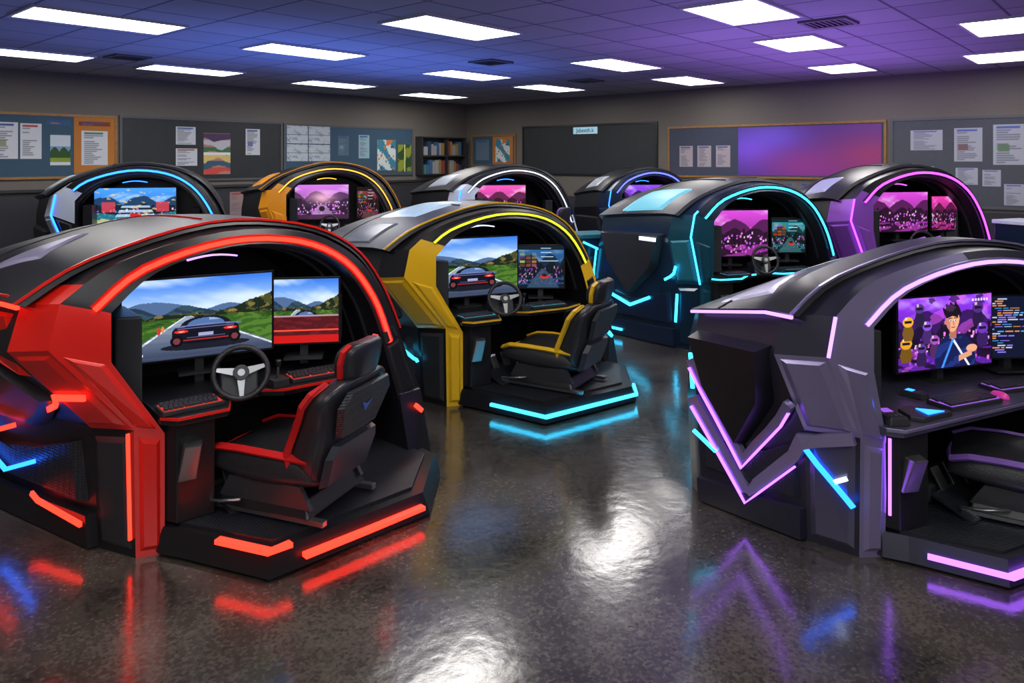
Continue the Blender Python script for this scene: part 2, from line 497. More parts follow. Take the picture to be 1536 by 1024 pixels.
def floor_mat():
    m = bpy.data.materials.new('polished_concrete')
    m.use_nodes = True
    nt = m.node_tree
    b = nt.nodes['Principled BSDF']
    tc = nt.nodes.new('ShaderNodeTexCoord')
    n = nt.nodes.new('ShaderNodeTexNoise'); n.inputs['Scale'].default_value = 1.6; n.inputs['Detail'].default_value = 10
    n2 = nt.nodes.new('ShaderNodeTexNoise'); n2.inputs['Scale'].default_value = 55; n2.inputs['Detail'].default_value = 6
    nt.links.new(tc.outputs['Object'], n.inputs['Vector'])
    nt.links.new(tc.outputs['Object'], n2.inputs['Vector'])
    mx = nt.nodes.new('ShaderNodeMix'); mx.data_type = 'FLOAT'; mx.inputs['Factor'].default_value = .5
    nt.links.new(n.outputs['Fac'], mx.inputs['A']); nt.links.new(n2.outputs['Fac'], mx.inputs['B'])
    cr = nt.nodes.new('ShaderNodeValToRGB')
    cr.color_ramp.elements[0].position = .38; cr.color_ramp.elements[0].color = (0.020, 0.018, 0.016, 1)
    cr.color_ramp.elements[1].position = .66; cr.color_ramp.elements[1].color = (0.125, 0.108, 0.092, 1)
    nt.links.new(mx.outputs['Result'], cr.inputs['Fac'])
    nt.links.new(cr.outputs['Color'], b.inputs['Base Color'])
    mr = nt.nodes.new('ShaderNodeMapRange')
    mr.inputs['From Min'].default_value = .3; mr.inputs['From Max'].default_value = .7
    mr.inputs['To Min'].default_value = .13; mr.inputs['To Max'].default_value = .26
    nt.links.new(mx.outputs['Result'], mr.inputs['Value'])
    nt.links.new(mr.outputs['Result'], b.inputs['Roughness'])
    bp = nt.nodes.new('ShaderNodeBump'); bp.inputs['Strength'].default_value = .20; bp.inputs['Distance'].default_value = .01
    n3 = nt.nodes.new('ShaderNodeTexNoise'); n3.inputs['Scale'].default_value = 9; n3.inputs['Detail'].default_value = 6
    nt.links.new(tc.outputs['Object'], n3.inputs['Vector'])
    nt.links.new(n3.outputs['Fac'], bp.inputs['Height'])
    nt.links.new(bp.outputs['Normal'], b.inputs['Normal'])
    nt.links.new(bp.outputs['Normal'], b.inputs['Coat Normal'])
    b.inputs['Specular IOR Level'].default_value = .65
    b.inputs['Coat Weight'].default_value = .7
    b.inputs['Coat Roughness'].default_value = .13
    b.inputs['Coat IOR'].default_value = 1.55
    return m

def ceil_mat():
    m = bpy.data.materials.new('ceiling_tiles')
    m.use_nodes = True
    nt = m.node_tree
    b = nt.nodes['Principled BSDF']
    tc = nt.nodes.new('ShaderNodeTexCoord')
    br = nt.nodes.new('ShaderNodeTexBrick')
    br.offset = 0.0; br.squash = 1.0
    br.inputs['Scale'].default_value = 1.0
    br.inputs['Brick Width'].default_value = .75
    br.inputs['Row Height'].default_value = .75
    br.inputs['Mortar Size'].default_value = .014
    br.inputs['Color1'].default_value = (0.36, 0.36, 0.39, 1)
    br.inputs['Color2'].default_value = (0.30, 0.30, 0.33, 1)
    br.inputs['Mortar'].default_value = (0.10, 0.10, 0.12, 1)
    nt.links.new(tc.outputs['Object'], br.inputs['Vector'])
    nt.links.new(br.outputs['Color'], b.inputs['Base Color'])
    b.inputs['Roughness'].default_value = .85
    return m

WALL = pmat('painted_wall', (0.15, 0.135, 0.12), .75, noise=.12, nscale=60)
WALLDK = pmat('dark_wall_panelling', (0.03, 0.031, 0.04), .6, noise=.2, nscale=20)
T = .15
struct(box('floor', (XR - X0, YL - Y0, .2), ((XR + X0) / 2, (YL + Y0) / 2, -.1), floor_mat()))
struct(box('ceiling', (XR - X0, YL - Y0, .2), ((XR + X0) / 2, (YL + Y0) / 2, ZC + .1), ceil_mat()))
struct(box('wall_north', (XR - X0 + 2 * T, T, ZC), ((XR + X0) / 2, YL + T / 2, ZC / 2), WALL))
struct(box('wall_east', (T, YL - Y0, ZC), (XR + T / 2, (YL + Y0) / 2, ZC / 2), WALL))
struct(box('wall_south', (XR - X0 + 2 * T, T, ZC), ((XR + X0) / 2, Y0 - T / 2, ZC / 2), WALL))
struct(box('wall_west', (T, YL - Y0, ZC), (X0 - T / 2, (YL + Y0) / 2, ZC / 2), WALL))
struct(box('trim_1', (XR - X0, .04, 1.55), ((XR + X0) / 2 - .02, YL - .02, .775), WALLDK))
struct(box('trim_2', (.04, YL - Y0, 1.30), (XR - .02, (YL + Y0) / 2, .65), WALLDK))
WOOD = pmat('oak_trim', (0.30, 0.15, 0.04), .4, noise=.4, nscale=15)
struct(box('trim_3', (XR - X0 - .1, .09, .05), ((XR + X0) / 2, YL - .045, 1.62), DKGREY, bevel=.005))
struct(box('baseboard_north', (XR - X0 - .1, .06, .12), ((XR + X0) / 2, YL - .03, .06), BLACK))
struct(box('baseboard_east', (.06, YL - Y0 - .1, .12), (XR - .03, (YL + Y0) / 2, .06), BLACK))

PANEL = pmat('light_diffuser', (0.9, 0.9, 0.9), .5, 0, (1.0, .96, .91), 13.0)
WFRAME = pmat('white_metal_frame', (0.5, 0.5, 0.52), .4)
lights = [(2.9, 8.0), (3.15, 11.2), (5.5, 5.65), (5.45, 8.3), (5.4, 11.35), (8.15, 11.5), (8.7, 8.6), (11.0, 11.9), (11.3, 8.95),
          (9.2, 6.04), (6.7, 3.0), (8.95, 3.3), (11.85, 6.3), (11.8, 3.7), (9.2, 1.25), (11.9, 1.7), (2.9, 3.0), (2.9, -.6), (6.4, -.6), (-.2, 3.0), (-.2, -.6), (-.2, 6.0)]
for (lx, ly) in lights:
    e = new_obj('ceiling_light', None, None, (lx, ly, ZC))
    k = .78 if (lx > 6.5 and ly < 4) else 1.0
    tag(e, 'recessed rectangular fluorescent ceiling light with bright white diffuser', 'ceiling light', 'recessed ceiling lights')
    multibox('light_frame', [(0, .35, -.012, 1.44 * k, .03, .024), (0, -.35, -.012, 1.44 * k, .03, .024), (.705 * k, 0, -.012, .03, .67, .024), (-.705 * k, 0, -.012, .03, .67, .024)], WFRAME, e)
    box('light_diffuser', (1.38 * k, .67, .012), (0, 0, -.007), PANEL, e)
for (r_, d_) in [(3.2, 7.55), (-.3, 10.6), (-5.2, 10.1), (1.3, 13.1)]:
    vx, vy = room(r_, d_)
    e = new_obj('ceiling_vent', None, None, (vx, vy, ZC))
    tag(e, 'square dark metal air vent set in the ceiling tiles', 'air vent', 'ceiling vents')
    multibox('vent_frame', [(0, .21, -.012, .46, .04, .024), (0, -.21, -.012, .46, .04, .024), (.21, 0, -.012, .04, .38, .024), (-.21, 0, -.012, .04, .38, .024)], MIDGREY, e)
    multibox('vent_slats', [(0, -.16 + i * .053, -.01, .38, .022, .02) for i in range(7)], BLACK, e)

# ------------------------------------------------------------------ wall furniture
def wall_place(side, c, z):
    if side == 'N':
        return (c, YL, z), 0.0
    return (XR, c, z), -math.pi / 2

def board(side, a, b, z0, z1, surf, frame, name, label, cat, depth=.035):
    (x, y, z), rz = wall_place(side, (a + b) / 2, (z0 + z1) / 2)
    w, h = abs(b - a), z1 - z0
    e = new_obj(name, None, None, (x, y, z), (0, 0, rz))
    tag(e, label, cat)
    box('board_surface', (w - .04, .02, h - .04), (0, -.012, 0), surf, e)
    multibox('board_frame', [(0, -depth / 2, h / 2 - .02, w, depth, .04), (0, -depth / 2, -h / 2 + .02, w, depth, .04),
                             (w / 2 - .02, -depth / 2, 0, .04, depth, h - .08), (-w / 2 + .02, -depth / 2, 0, .04, depth, h - .08)], frame, e)
    return e

def sheet(side, a, b, z0, z1, img, label, name='notice_sheet', cat='paper notice', off=.0235, mat=None):
    (x, y, z), rz = wall_place(side, (a + b) / 2, (z0 + z1) / 2)
    if side == 'N':
        y -= off
    else:
        x -= off
    o = grid_paint(name, abs(b - a), z1 - z0, img, mat or PRINT, None, (x, y, z), (0, 0, rz))
    tag(o, label, cat)
    return o

BLUEB = pmat('blue_felt', (0.035, 0.085, 0.14), .8, noise=.2, nscale=80)
DARKB = pmat('charcoal_board', (0.016, 0.020, 0.025), .55, noise=.3, nscale=6)
ORNG = pmat('orange_felt', (0.46, 0.17, 0.03), .8, noise=.15)
GREYB = pmat('grey_felt', (0.075, 0.085, 0.105), .8, noise=.15)
BLUEG = pmat('slate_felt', (0.05, 0.06, 0.10), .8, noise=.15)
board('N', 2.2, 5.05, 1.80, 2.84, BLUEB, WOOD, 'bulletin_board', 'blue felt bulletin board with oak frame holding notices', 'bulletin board')
board('N', 5.09, 8.17, 1.72, 2.86, DARKB, MIDGREY, 'chalkboard', 'charcoal chalkboard with thin metal frame and pinned posters', 'chalkboard')
board('N', 8.2, 11.6, 1.76, 2.84, BLUEB, MIDGREY, 'bulletin_board', 'blue bulletin board with maps and colourful posters', 'bulletin board')
o = box('poster', (.62, .004, .92), (4.70, YL - .0245, 2.34), ORNG); tag(o, 'orange backing sheet pinned on the blue bulletin board', 'poster')
P = lambda s, **k: img_paper(seed=s, **k)
sheet('N', 3.30, 3.61, 2.12, 2.68, P(1), 'white printed notice sheet with dense text')
sheet('N', 3.64, 3.93, 2.12, 2.67, P(2, hdr=(.7, .2, .2)), 'white printed notice sheet with red heading')
sheet('N', 4.00, 4.34, 2.66, 2.74, P(3, W=20, H=8, bg=(.15, .35, .5)), 'small blue header strip on blue board')
sheet('N', 4.05, 4.34, 2.02, 2.50, img_poster('landscape'), 'landscape photo print on white sheet', 'poster', 'poster')
sheet('N', 4.50, 4.90, 2.02, 2.58, P(5, hdr=(.2, .5, .4)), 'white notice sheet on orange backing', off=.028)
sheet('N', 4.46, 4.94, 2.66, 2.73, P(5, W=24, H=8, bg=(.5, .2, .08)), 'narrow orange header strip on orange backing', off=.028)
sheet('N', 6.04, 6.40, 2.38, 2.70, P(6, W=36, H=30), 'white sheet with small pictures and text')
sheet('N', 6.04, 6.43, 2.00, 2.31, P(7, W=36, H=30, hdr=(.6, .3, .1)), 'white sheet with small pictures and brown heading')
sheet('N', 6.55, 7.07, 1.84, 2.60, img_poster('stripes'), 'colourful striped landscape poster on chalkboard', 'poster', 'poster')
sheet('N', 7.38, 7.68, 2.20, 2.70, P(9), 'white printed notice sheet on charcoal chalkboard')
MAP = img_poster('map')
for i, (a, b) in enumerate([(8.27, 8.76), (8.78, 9.30)]):
    for j, (c, d) in enumerate([(2.08, 2.42), (2.44, 2.80)]):
        sheet('N', a, b, c, d, MAP, 'pale map sheet pinned on blue board', 'map_sheet', 'map')
sheet('N', 9.5, 9.78, 2.2, 2.62, P(14, bg=(.3, .4, .5)), 'dim blue printed notice on blue board')
sheet('N', 10.04, 10.33, 2.14, 2.65, P(11, bg=(.55, .7, .75)), 'pale blue printed notice on blue board')
sheet('N', 10.55, 11.08, 1.87, 2.56, img_poster('leaf'), 'abstract teal and orange poster on blue board', 'poster', 'poster')
sheet('N', 11.15, 11.55, 1.84, 2.46, img_poster('green'), 'green and yellow poster on blue board', 'poster', 'poster')
sheet('N', 7.05, 7.32, .98, 1.5, P(12, hdr=(.7, .2, .2), bg=(.6, .5, .5)), 'small reddish notice sheet on dark panelling', off=.0415)
sh = new_obj('wall_shelf', None, None, (12.42, YL, 2.2)); tag(sh, 'dark wall shelf unit holding folders and boxes', 'shelf')
multibox('shelf_frame', [(0, -.01, 0, 1.44, .02, .9), (0, -.12, .44, 1.44, .24, .03), (0, -.12, 0, 1.44, .24, .03), (0, -.12, -.44, 1.44, .24, .03), (-.71, -.12, 0, .03, .24, .9), (.71, -.12, 0, .03, .24, .9), (.1, -.12, 0, .03, .24, .9)], DKGREY, sh)
bcols = [(0.05, .12, .25), (.25, .05, .05), (.3, .3, .32), (.05, .2, .18), (.02, .05, .1), (.3, .2, .05)]
for k, zz in enumerate((1.79, 2.23)):
    xx = 11.78
    while xx < 12.98:
        w = random.uniform(.05, .13); h = random.uniform(.2, .34)
        if xx + w > 12.49 and xx < 12.55:
            xx = 12.55
        c = random.randrange(6)
        b_ = box('folder', (w, .17, h), (xx + w / 2, YL - .125, zz + h / 2 - .012), pmat('folder_%d' % c, bcols[c], .6), bevel=.004)
        tag(b_, 'ring folder standing on the dark wall shelf', 'folder', 'folders on the wall shelf')
        xx += w + .012
board('E', 11.63, 13.1, 1.95, 2.72, BLUEB, WOOD, 'bulletin_board', 'small oak framed bulletin board near the corner', 'bulletin board')
o = box('poster', (.004, .66, .68), (XR - .0245, 12.05, 2.33), ORNG); tag(o, 'orange backing sheet pinned on small oak framed board', 'poster')
sheet('E', 12.28, 11.82, 2.05, 2.6, img_poster('leaf'), 'abstract teal and orange poster on orange backing', 'poster', 'poster', off=.028)
sheet('E', 12.95, 12.5, 2.1, 2.6, P(15, bg=(.35, .45, .55)), 'grey-blue printed notice on small board')
board('E', 7.81, 11.42, 1.76, 2.89, DARKB, BLACK, 'chalkboard', 'large charcoal chalkboard with dark frame', 'chalkboard')
board('E', 3.50, 7.57, 1.76, 2.77, BLUEG, WOOD, 'bulletin_board', 'wide oak framed board in slate felt', 'bulletin board')
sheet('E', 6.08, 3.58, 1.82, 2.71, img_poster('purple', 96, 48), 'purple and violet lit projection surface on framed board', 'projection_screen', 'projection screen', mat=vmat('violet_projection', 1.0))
board('E', .8, 3.44, 1.35, 2.78, GREYB, MIDGREY, 'bulletin_board', 'grey felt bulletin board with metal frame and notices', 'bulletin board')
for (a, b) in [(7.31, 7.02), (6.92, 6.63), (6.53, 6.24)]:
    sheet('E', a, b, 1.97, 2.38, P(int(a * 10), bg=(.66, .62, .66)), 'pale printed notice on slate board')
for (a, b, c, d) in [(3.14, 2.68, 2.26, 2.58), (2.52, 2.14, 2.08, 2.6), (2.0, 1.58, 2.03, 2.64), (2.14, 1.9, 1.70, 1.95), (1.86, 1.6, 1.42, 1.74), (2.5, 2.2, 1.72, 1.98), (3.1, 2.8, 1.7, 2.0)]:
    sheet('E', a, b, c, d, P(int(a * 31), hdr=(.3, .4, .7), bg=(.66, .68, .74)), 'white printed notice on grey board')
for i in range(10):
    y_ = 7.1 - i * .27
    sheet('E', y_, y_ - .2, 1.48, 1.70, P(40 + i, W=14, H=16, bg=(.42, .42, .46)), 'small grey notice sheet in a row', off=.004)
sg = new_obj('wall_sign', None, None, (XR, 9.6, 2.75), (0, 0, -math.pi / 2)); tag(sg, 'small pale blue sign with dark lettering on the chalkboard', 'sign')
box('sign_plate', (.64, .02, .15), (0, -.04, 0), pmat('sign_blue', (.35, .6, .7), .5, 0, (.35, .6, .75), .5), sg, bevel=.004)
def text_mesh(name, body, size, mat, parent, loc, rot):
    cu = bpy.data.curves.new(name, 'FONT'); cu.body = body; cu.size = size; cu.align_x = 'CENTER'; cu.align_y = 'CENTER'; cu.extrude = .002
    to = bpy.data.objects.new('tmp_text', cu); COL.objects.link(to)
    bpy.context.view_layer.update()
    tm = bpy.data.meshes.new_from_object(to.evaluated_get(bpy.context.evaluated_depsgraph_get()))
    bpy.data.objects.remove(to)
    tm.materials.clear(); tm.materials.append(mat)
    return new_obj(name, tm, parent, loc, rot)
text_mesh('sign_lettering', 'Jabeeth.k', .13, pmat('sign_ink', (.02, .05, .09), .6), sg, (0, -.053, 0), (math.pi / 2, 0, 0))

# ------------------------------------------------------------------ simulator pod
SI = [(.06, 0), (.06, .66), (-.20, 1.10), (-.20, 1.36), (.02, 1.55), (.42, 1.66), (.82, 1.63), (1.12, 1.48), (1.32, 1.22), (1.44, .90), (1.56, .50), (1.60, 0)]
SO = [(-.07, 0), (-.08, .70), (-.47, 1.20), (-.42, 1.43), (-.14, 1.62), (.40, 1.745), (.88, 1.71), (1.22, 1.55), (1.45, 1.28), (1.60, .95), (1.76, .55), (1.80, 0)]
SB = [(-.18, 0), (-.22, .68), (-.60, 1.17), (-.54, 1.41), (-.22, 1.60), (.38, 1.76), (.92, 1.72), (1.28, 1.56), (1.50, 1.30), (1.66, .95), (1.82, .55), (1.85, 0)]
SC0 = [(-.16, 0), (-.22, .66), (-.40, 1.12), (-.36, 1.33), (-.08, 1.51), (.40, 1.66), (.90, 1.63), (1.24, 1.48), (1.46, 1.23), (1.60, .90), (1.74, .52), (1.78, 0)]
SD0 = [(.08, 0), (.04, .6), (-.02, 1.0), (.04, 1.14), (.2, 1.28), (.48, 1.38), (.84, 1.36), (1.1, 1.25), (1.3, 1.05), (1.42, .8), (1.52, .5), (1.56, 0)]
SW = [1, 1, 1, 1, .8, .45, .15, 0, 0, 0, 0, 0]
HW = [0, .1, 1, 1, 1, 1, 1, 1, 1, 1, .9, .8]

def resample(sec):
    out = list(sec[:3])
    P_ = sec
    for i in range(3, 9):
        p0, p1, p2, p3 = P_[i - 1] if i > 3 else P_[3], P_[i], P_[i + 1], P_[i + 2]
        for k in range(4):
            t = k / 4
            out.append(tuple(.5 * ((2 * p1[q]) + (-p0[q] + p2[q]) * t + (2 * p0[q] - 5 * p1[q] + 4 * p2[q] - p3[q]) * t * t + (-p0[q] + 3 * p1[q] - 3 * p2[q] + p3[q]) * t ** 3) for q in range(2)))
    out += list(sec[9:12])
    return out

def mixsec(a, b, w):
    return [(p[0] * (1 - w) + q[0] * w, p[1] * (1 - w) + q[1] * w) for p, q in zip(a, b)]

def build_pod(cfg):
    r, d = cfg['pos']
    X, Y = room(r, d)
    ang = math.radians(cfg['phi'] - 90) + YAW
    sc = cfg.get('scale', 1.0); sz = cfg.get('sz', sc)
    e = new_obj('racing_simulator_pod', None, None, (X, Y, 0), (0, 0, ang))
    e.scale = (sc, sc, sz)
    tag(e, cfg['label'], 'gaming simulator pod', 'racing simulator pods')
    D = cfg['D']; splay = math.tan(math.radians(cfg['splay'])); sh = cfg.get('shift', 0); st = cfg.get('stretch', 1.0)
    drop = cfg.get('drop', 0)
    DW = [0, 0, 0, .2, .9, 1, 1, 1, .8, .4, 0, 0]
    SC = [(p[0], p[1] - drop * DW[i]) for i, p in enumerate(SC0)]
    SD = [(p[0], p[1] - drop * DW[i]) for i, p in enumerate(SD0)]
    def prep(sec, y):
        k = max(0, y - .30) * splay
        q = [(-.2 + (p[0] + .2) * (st if i > 3 else 1), p[1]) for i, p in enumerate(sec)]
        return resample([(p[0] - k * SW[i] + sh * HW[i], p[1]) for i, p in enumerate(q)])
    SH = mixsec(SC, SD, .32)
    I, O, B, C, E = prep(SI, 0), prep(SO, .05), prep(SB, .30), prep(SC, D), prep(SD, D)
    CE = prep(SH, D)
    yI, yO, yB, yC, yE = 0, .05, .30, D, D + .38
    body, dark, accent, metal = cfg['body'], cfg['dark'], cfg['accent'], cfg['frame2']
    def ring(sec, y): return [(p[0], y, p[1]) for p in sec]
    N = 30
    V = ring(I, yI) + ring(O, yO) + ring(B, yB)
    F, M = [], []
    acc = cfg['acc_segs']
    for s in range(2):
        for i in range(N - 1):
            F.append((s * N + i, s * N + i + 1, (s + 1) * N + i + 1, (s + 1) * N + i))
            M.append(1 if i in acc[s] else (2 if i in cfg.get('met_segs', ((), ()))[s] else 0))
    mesh('front_frame', V, F, [dark, accent, metal], e, M, smooth='auto')
    V = ring(B, yB) + ring(C, yC) + ring(CE, yC + .2) + ring(E, yE)
    F = []
    for s in range(3):
        for i in range(N - 1):
            F.append((s * N + i, s * N + i + 1, (s + 1) * N + i + 1, (s + 1) * N + i))
    F.append(tuple(3 * N + i for i in range(N)))
    mesh('body_shell', V, F, body, e, smooth='auto')
    cx_ = .65 + sh
    cI = [(cx_ + (p[0] - cx_) * .93, p[1] * .95) for p in I]
    V = ring(I, yI + .001) + ring(cI, .88)
    F = [(i, i + 1, N + i + 1, N + i) for i in range(N - 1)] + [tuple(N + i for i in range(N))]
    mesh('cabin_lining', V, F, pmat('cabin_black', (.012, .012, .017), .4), e, smooth='auto')
    for (i, j) in ((0, 1), (1, 2), (26, 27), (27, 28)):
        a_i, a_o, b_i, b_o = [Vector((s_[k][0], y_, s_[k][1])) for s_, y_, k in ((I, yI, i), (O, yO, i), (I, yI, j), (O, yO, j))]
        def bl(uu, vv): return (a_i.lerp(a_o, uu)).lerp(b_i.lerp(b_o, uu), vv)
        base_ = [bl(.15, .05), bl(.85, .05), bl(.85, .95), bl(.15, .95)]
        up_ = [bl(.28, .09), bl(.72, .09), bl(.72, .91), bl(.28, .91)]
        V = base_ + [p + Vector((-.003, -.018, 0)) for p in up_]
        mesh('pillar_plate', V, [(4, 5, 6, 7), (0, 1, 5, 4), (1, 2, 6, 5), (2, 3, 7, 6), (3, 0, 4, 7)], cfg.get('plate', accent) if i < 5 else dark, e)
    for (i, j, mt) in ((0, 1, cfg.get('cplate0', dark)), (1, 2, cfg.get('cplate1', accent))):
        a_i, a_o, b_i, b_o = [Vector((s_[k][0], y_, s_[k][1])) for s_, y_, k in ((O, yO, i), (B, yB, i), (O, yO, j), (B, yB, j))]
        def bl2(uu, vv): return (a_i.lerp(a_o, uu)).lerp(b_i.lerp(b_o, uu), vv)
        base_ = [bl2(.08, .06), bl2(.92, .06), bl2(.92, .94), bl2(.08, .94)]
        up_ = [bl2(.2, .10), bl2(.8, .10), bl2(.8, .90), bl2(.2, .90)]
        V = base_ + [p + Vector((-.018, -.008, 0)) for p in up_]
        mesh('corner_plate', V, [(4, 5, 6, 7), (0, 1, 5, 4), (1, 2, 6, 5), (2, 3, 7, 6), (3, 0, 4, 7)], mt, e)
    # roof hood
    c0 = (cx_, .9)
    def outw(sec, k): return [(c0[0] + (p[0] - c0[0]) * k, c0[1] + (p[1] - c0[1]) * k) for p in sec]
    rows = [(outw(B, 1.004), yB - .12), (outw(B, 1.035), yB - .105)]
    NB = 7
    for k in range(NB):
        w = k / (NB - 1)
        y = yB + .05 + (yC - yB - .05) * w
        sec = mixsec(SB, SC, w)
        bul = cfg.get('bulge', .035) * math.sin(math.pi * w)
        sec = [(p[0], p[1] + bul * (1 if 3 < i < 10 else .2)) for i, p in enumerate(sec)]
        rows.append((outw(prep(sec, y), 1.045), y))
    r_first, r_last = 2, 1 + NB
    for k in (1, 2, 3):
        rows.append((outw(prep(mixsec(SC, SD, .12 * k + .04 * k * k), D), 1.05), yC + .09 * k))
    rows.append((outw(E, 1.0), yE - .06))
    i0, i1 = 3, 27
    n = i1 - i0 + 1
    V, F, M = [], [], []
    for (sec, y) in rows: V += ring(sec[i0:i1 + 1], y)
    K = len(rows)
    for a in range(K - 1):
        for i in range(n - 1):
            F.append((a * n + i, a * n + i + 1, (a + 1) * n + i + 1, (a + 1) * n + i)); M.append(0)
    base = len(V)
    for (sec, y) in rows:
        p, q = sec[i0], sec[i1]
        V.append((p[0] + .05, y, p[1] - .03)); V.append((q[0] - .05, y, q[1] - .03))
    for a in range(K - 1):
        F.append((a * n, (a + 1) * n, base + 2 * (a + 1), base + 2 * a)); M.append(1)
        F.append((a * n + n - 1, (a + 1) * n + n - 1, base + 2 * (a + 1) + 1, base + 2 * a + 1)); M.append(1)
    mesh('roof_hood', V, F, [cfg['hood'], dark], e, M, smooth='auto')
    def hood_pt(s, t, off=.0):
        f = min(max(s, 0), .9999) * (r_last - r_first)
        a = int(f); w = f - a
        g = t * (n - 1); k = min(int(g), n - 2); x = g - k
        def at(row):
            p, q = row[0][i0 + k], row[0][i0 + k + 1]
            return Vector((p[0] + (q[0] - p[0]) * x, row[1], p[1] + (q[1] - p[1]) * x))
        p = at(rows[r_first + a]).lerp(at(rows[r_first + a + 1]), w)
        out = Vector((p.x - c0[0], 0, p.z - c0[1])).normalized()
        return p + out * off
    def hood_patch(name, stp, mat, off=.014, thick=.02):
        NN = 8
        V, F = [], []
        P4 = [Vector((a, b)) for a, b in stp]
        for a in range(NN + 1):
            for b in range(NN + 1):
                q = P4[0].lerp(P4[1], a / NN).lerp(P4[3].lerp(P4[2], a / NN), b / NN)
                edge = a in (0, NN) or b in (0, NN)
                V.append(hood_pt(q.x, q.y, off if not edge else off - thick))
        for a in range(NN):
            for b in range(NN):
                F.append((a * (NN + 1) + b, (a + 1) * (NN + 1) + b, (a + 1) * (NN + 1) + b + 1, a * (NN + 1) + b + 1))
        return mesh(name, V, F, mat, e)
    for tt in cfg.get('grooves', (.30, .42, .6)):
        sweep('roof_trim_line', [hood_pt(k / 10, tt, .003) for k in range(11)], .005, .006, (0, 0, 1), cfg.get('groove_mat', dark), e)
    sweep('roof_seam', [hood_pt(.62, k / 24, .001) for k in range(25)], .004, .006, (0, 1, 0), BLACK, e)
    for (nm, stp, mt) in cfg.get('patches', []):
        hood_patch(nm, stp, mt)
    def xat(sec, z):
        for k in range(3):
            if z <= sec[k + 1][1] or k == 2:
                a, b = sec[k], sec[k + 1]
                w = (z - a[1]) / (b[1] - a[1])
                return a[0] + (b[0] - a[0]) * w
    def fl(s, z, off=0):
        if s >= 0:
            a, b, ya, yb, w = B, C, yB, yC, s
        else:
            a, b, ya, yb, w = O, B, yO, yB, 1 + s
        x = xat(a, z) * (1 - w) + xat(b, z) * w
        if s >= 0:
            return Vector((x - off, ya + (yb - ya) * w - off * .25, z))
        return Vector((x - off * .8, ya + (yb - ya) * w - off * .6, z))
    def fpanel(name, pts, mat, thick=.03, inset=.90, off=0.0):
        n_ = len(pts)
        cs = sum(a for a, b in pts) / n_; cz = sum(b for a, b in pts) / n_
        V = [fl(a, b, off - .02) for a, b in pts] + [fl(cs + (a - cs) * inset, cz + (b - cz) * inset, off + thick) for a, b in pts]
        V.append(fl(cs, cz, off + thick * 1.15))
        F = [(n_ + i, n_ + (i + 1) % n_, 2 * n_) for i in range(n_)] + [(i, (i + 1) % n_, n_ + (i + 1) % n_, n_ + i) for i in range(n_)]
        return mesh(name, V, F, mat, e, smooth='auto')
    def fstrip(name, pts, mat, w=.014, off=.01, h=.008, taper=False):
        q = []
        for (a, b), (a2, b2) in zip(pts[:-1], pts[1:]):
            for k in range(4):
                q.append(fl(a + (a2 - a) * k / 4, b + (b2 - b) * k / 4, off))
        q.append(fl(*pts[-1], off))
        return sweep(name, q, w, h, (-1, -.3, 0), mat, e, taper=taper)
    for (nm, pts, mt, th) in cfg.get('panels', []): fpanel(nm, pts, mt, th)
    for (pts, mt, w, off) in cfg.get('strips', []): fstrip('accent_light_strip', pts, mt, w, off)
    for (nm, pts, mt, w, off, h) in cfg.get('bands', []): fstrip(nm, pts, mt, w, off, h)
    fpanel('plinth_skirt', [(0.0, .01), (1.0, .01), (1.0, .17), (.0, .2)], dark, .05, .97)
    if cfg.get('eave'):
        pe = [hood_pt(k / 8, 0, 0) + Vector((-.004, 0, -.02)) for k in range(9)]
        pe = [Vector((rows[1][0][3][0] + .01, rows[1][1], rows[1][0][3][1] - .02))] + pe
        sweep('eave_light_strip', pe, .009, .009, (-1, 0, 0), cfg['eave'], e)
    if cfg.get('hood_edge'):
        sweep('roof_edge_line', [(p[0], rows[1][1] - .005, p[1]) for p in outw(B, 1.04)[3:28]], .007, .007, (0, -1, 0), cfg['hood_edge'], e)
    if cfg.get('arch'):
        a0, a1 = cfg.get('arch_rng', (3, 27))
        k_ = cfg.get('arch_k', .5)
        pts = [((I[i][0] * (1 - k_) + O[i][0] * k_), .012, (I[i][1] * (1 - k_) + O[i][1] * k_)) for i in range(a0, a1 + 1)]
        sweep('arch_light_strip', pts, cfg.get('arch_w', .012), .012, (0, -1, 0), cfg['arch'], e)
        pts = [((I[i][0] * (1 - k_) + O[i][0] * k_), .016, (I[i][1] * (1 - k_) + O[i][1] * k_)) for i in range(a0, a1 + 1)]
        sweep('arch_light_channel', pts, cfg.get('arch_w', .012) * 2.0, .010, (0, -1, 0), cfg.get('channel', BLACK), e)
    if cfg.get('pillar'):
        for rng in cfg.get('pillar_rng', [(0, 4)]):
            pts = [(O[i][0] - .004, yO - .004, max(O[i][1], .05)) for i in range(rng[0], rng[1])]
            sweep('pillar_light_strip', pts, .009, .009, (-.6, -.6, 0), cfg['pillar'], e)
    # platform
    pf = cfg.get('plat', 1.0)
    wR = sh * .6 + (st - 1) * 1.3
    pdk = cfg.get('plat_mat', BLACK)
    poly = [(.02, .85), (.02, -.02), (.10, -.16 * pf), (.34, -.66 * pf), (1.34 + wR, -.64 * pf), (1.74 + wR, -.22 * pf), (1.74 + wR, .85)]
    ins = [(x + (.03 if x < .5 else -.03), y + (.03 if y < 0 else -.0)) for x, y in poly]
    prism('platform_base', poly, .02, .15, pdk, e, top=ins, bevel=0)
    multibox('platform_feet', [(.5, -.45 * pf, .011, .1, .1, .02), (1.2 + wR, -.45 * pf, .011, .1, .1, .02), (.2, .3, .011, .1, .1, .02)], BLACK, e)
    deck = [(.12, .8), (.12, -.04), (.40, -.56 * pf), (1.28 + wR, -.54 * pf), (1.64 + wR, -.18 * pf), (1.64 + wR, .8)]
    prism('platform_deck', deck, .15, .168, CARBON, e)
    pl = cfg.get('plat_light')
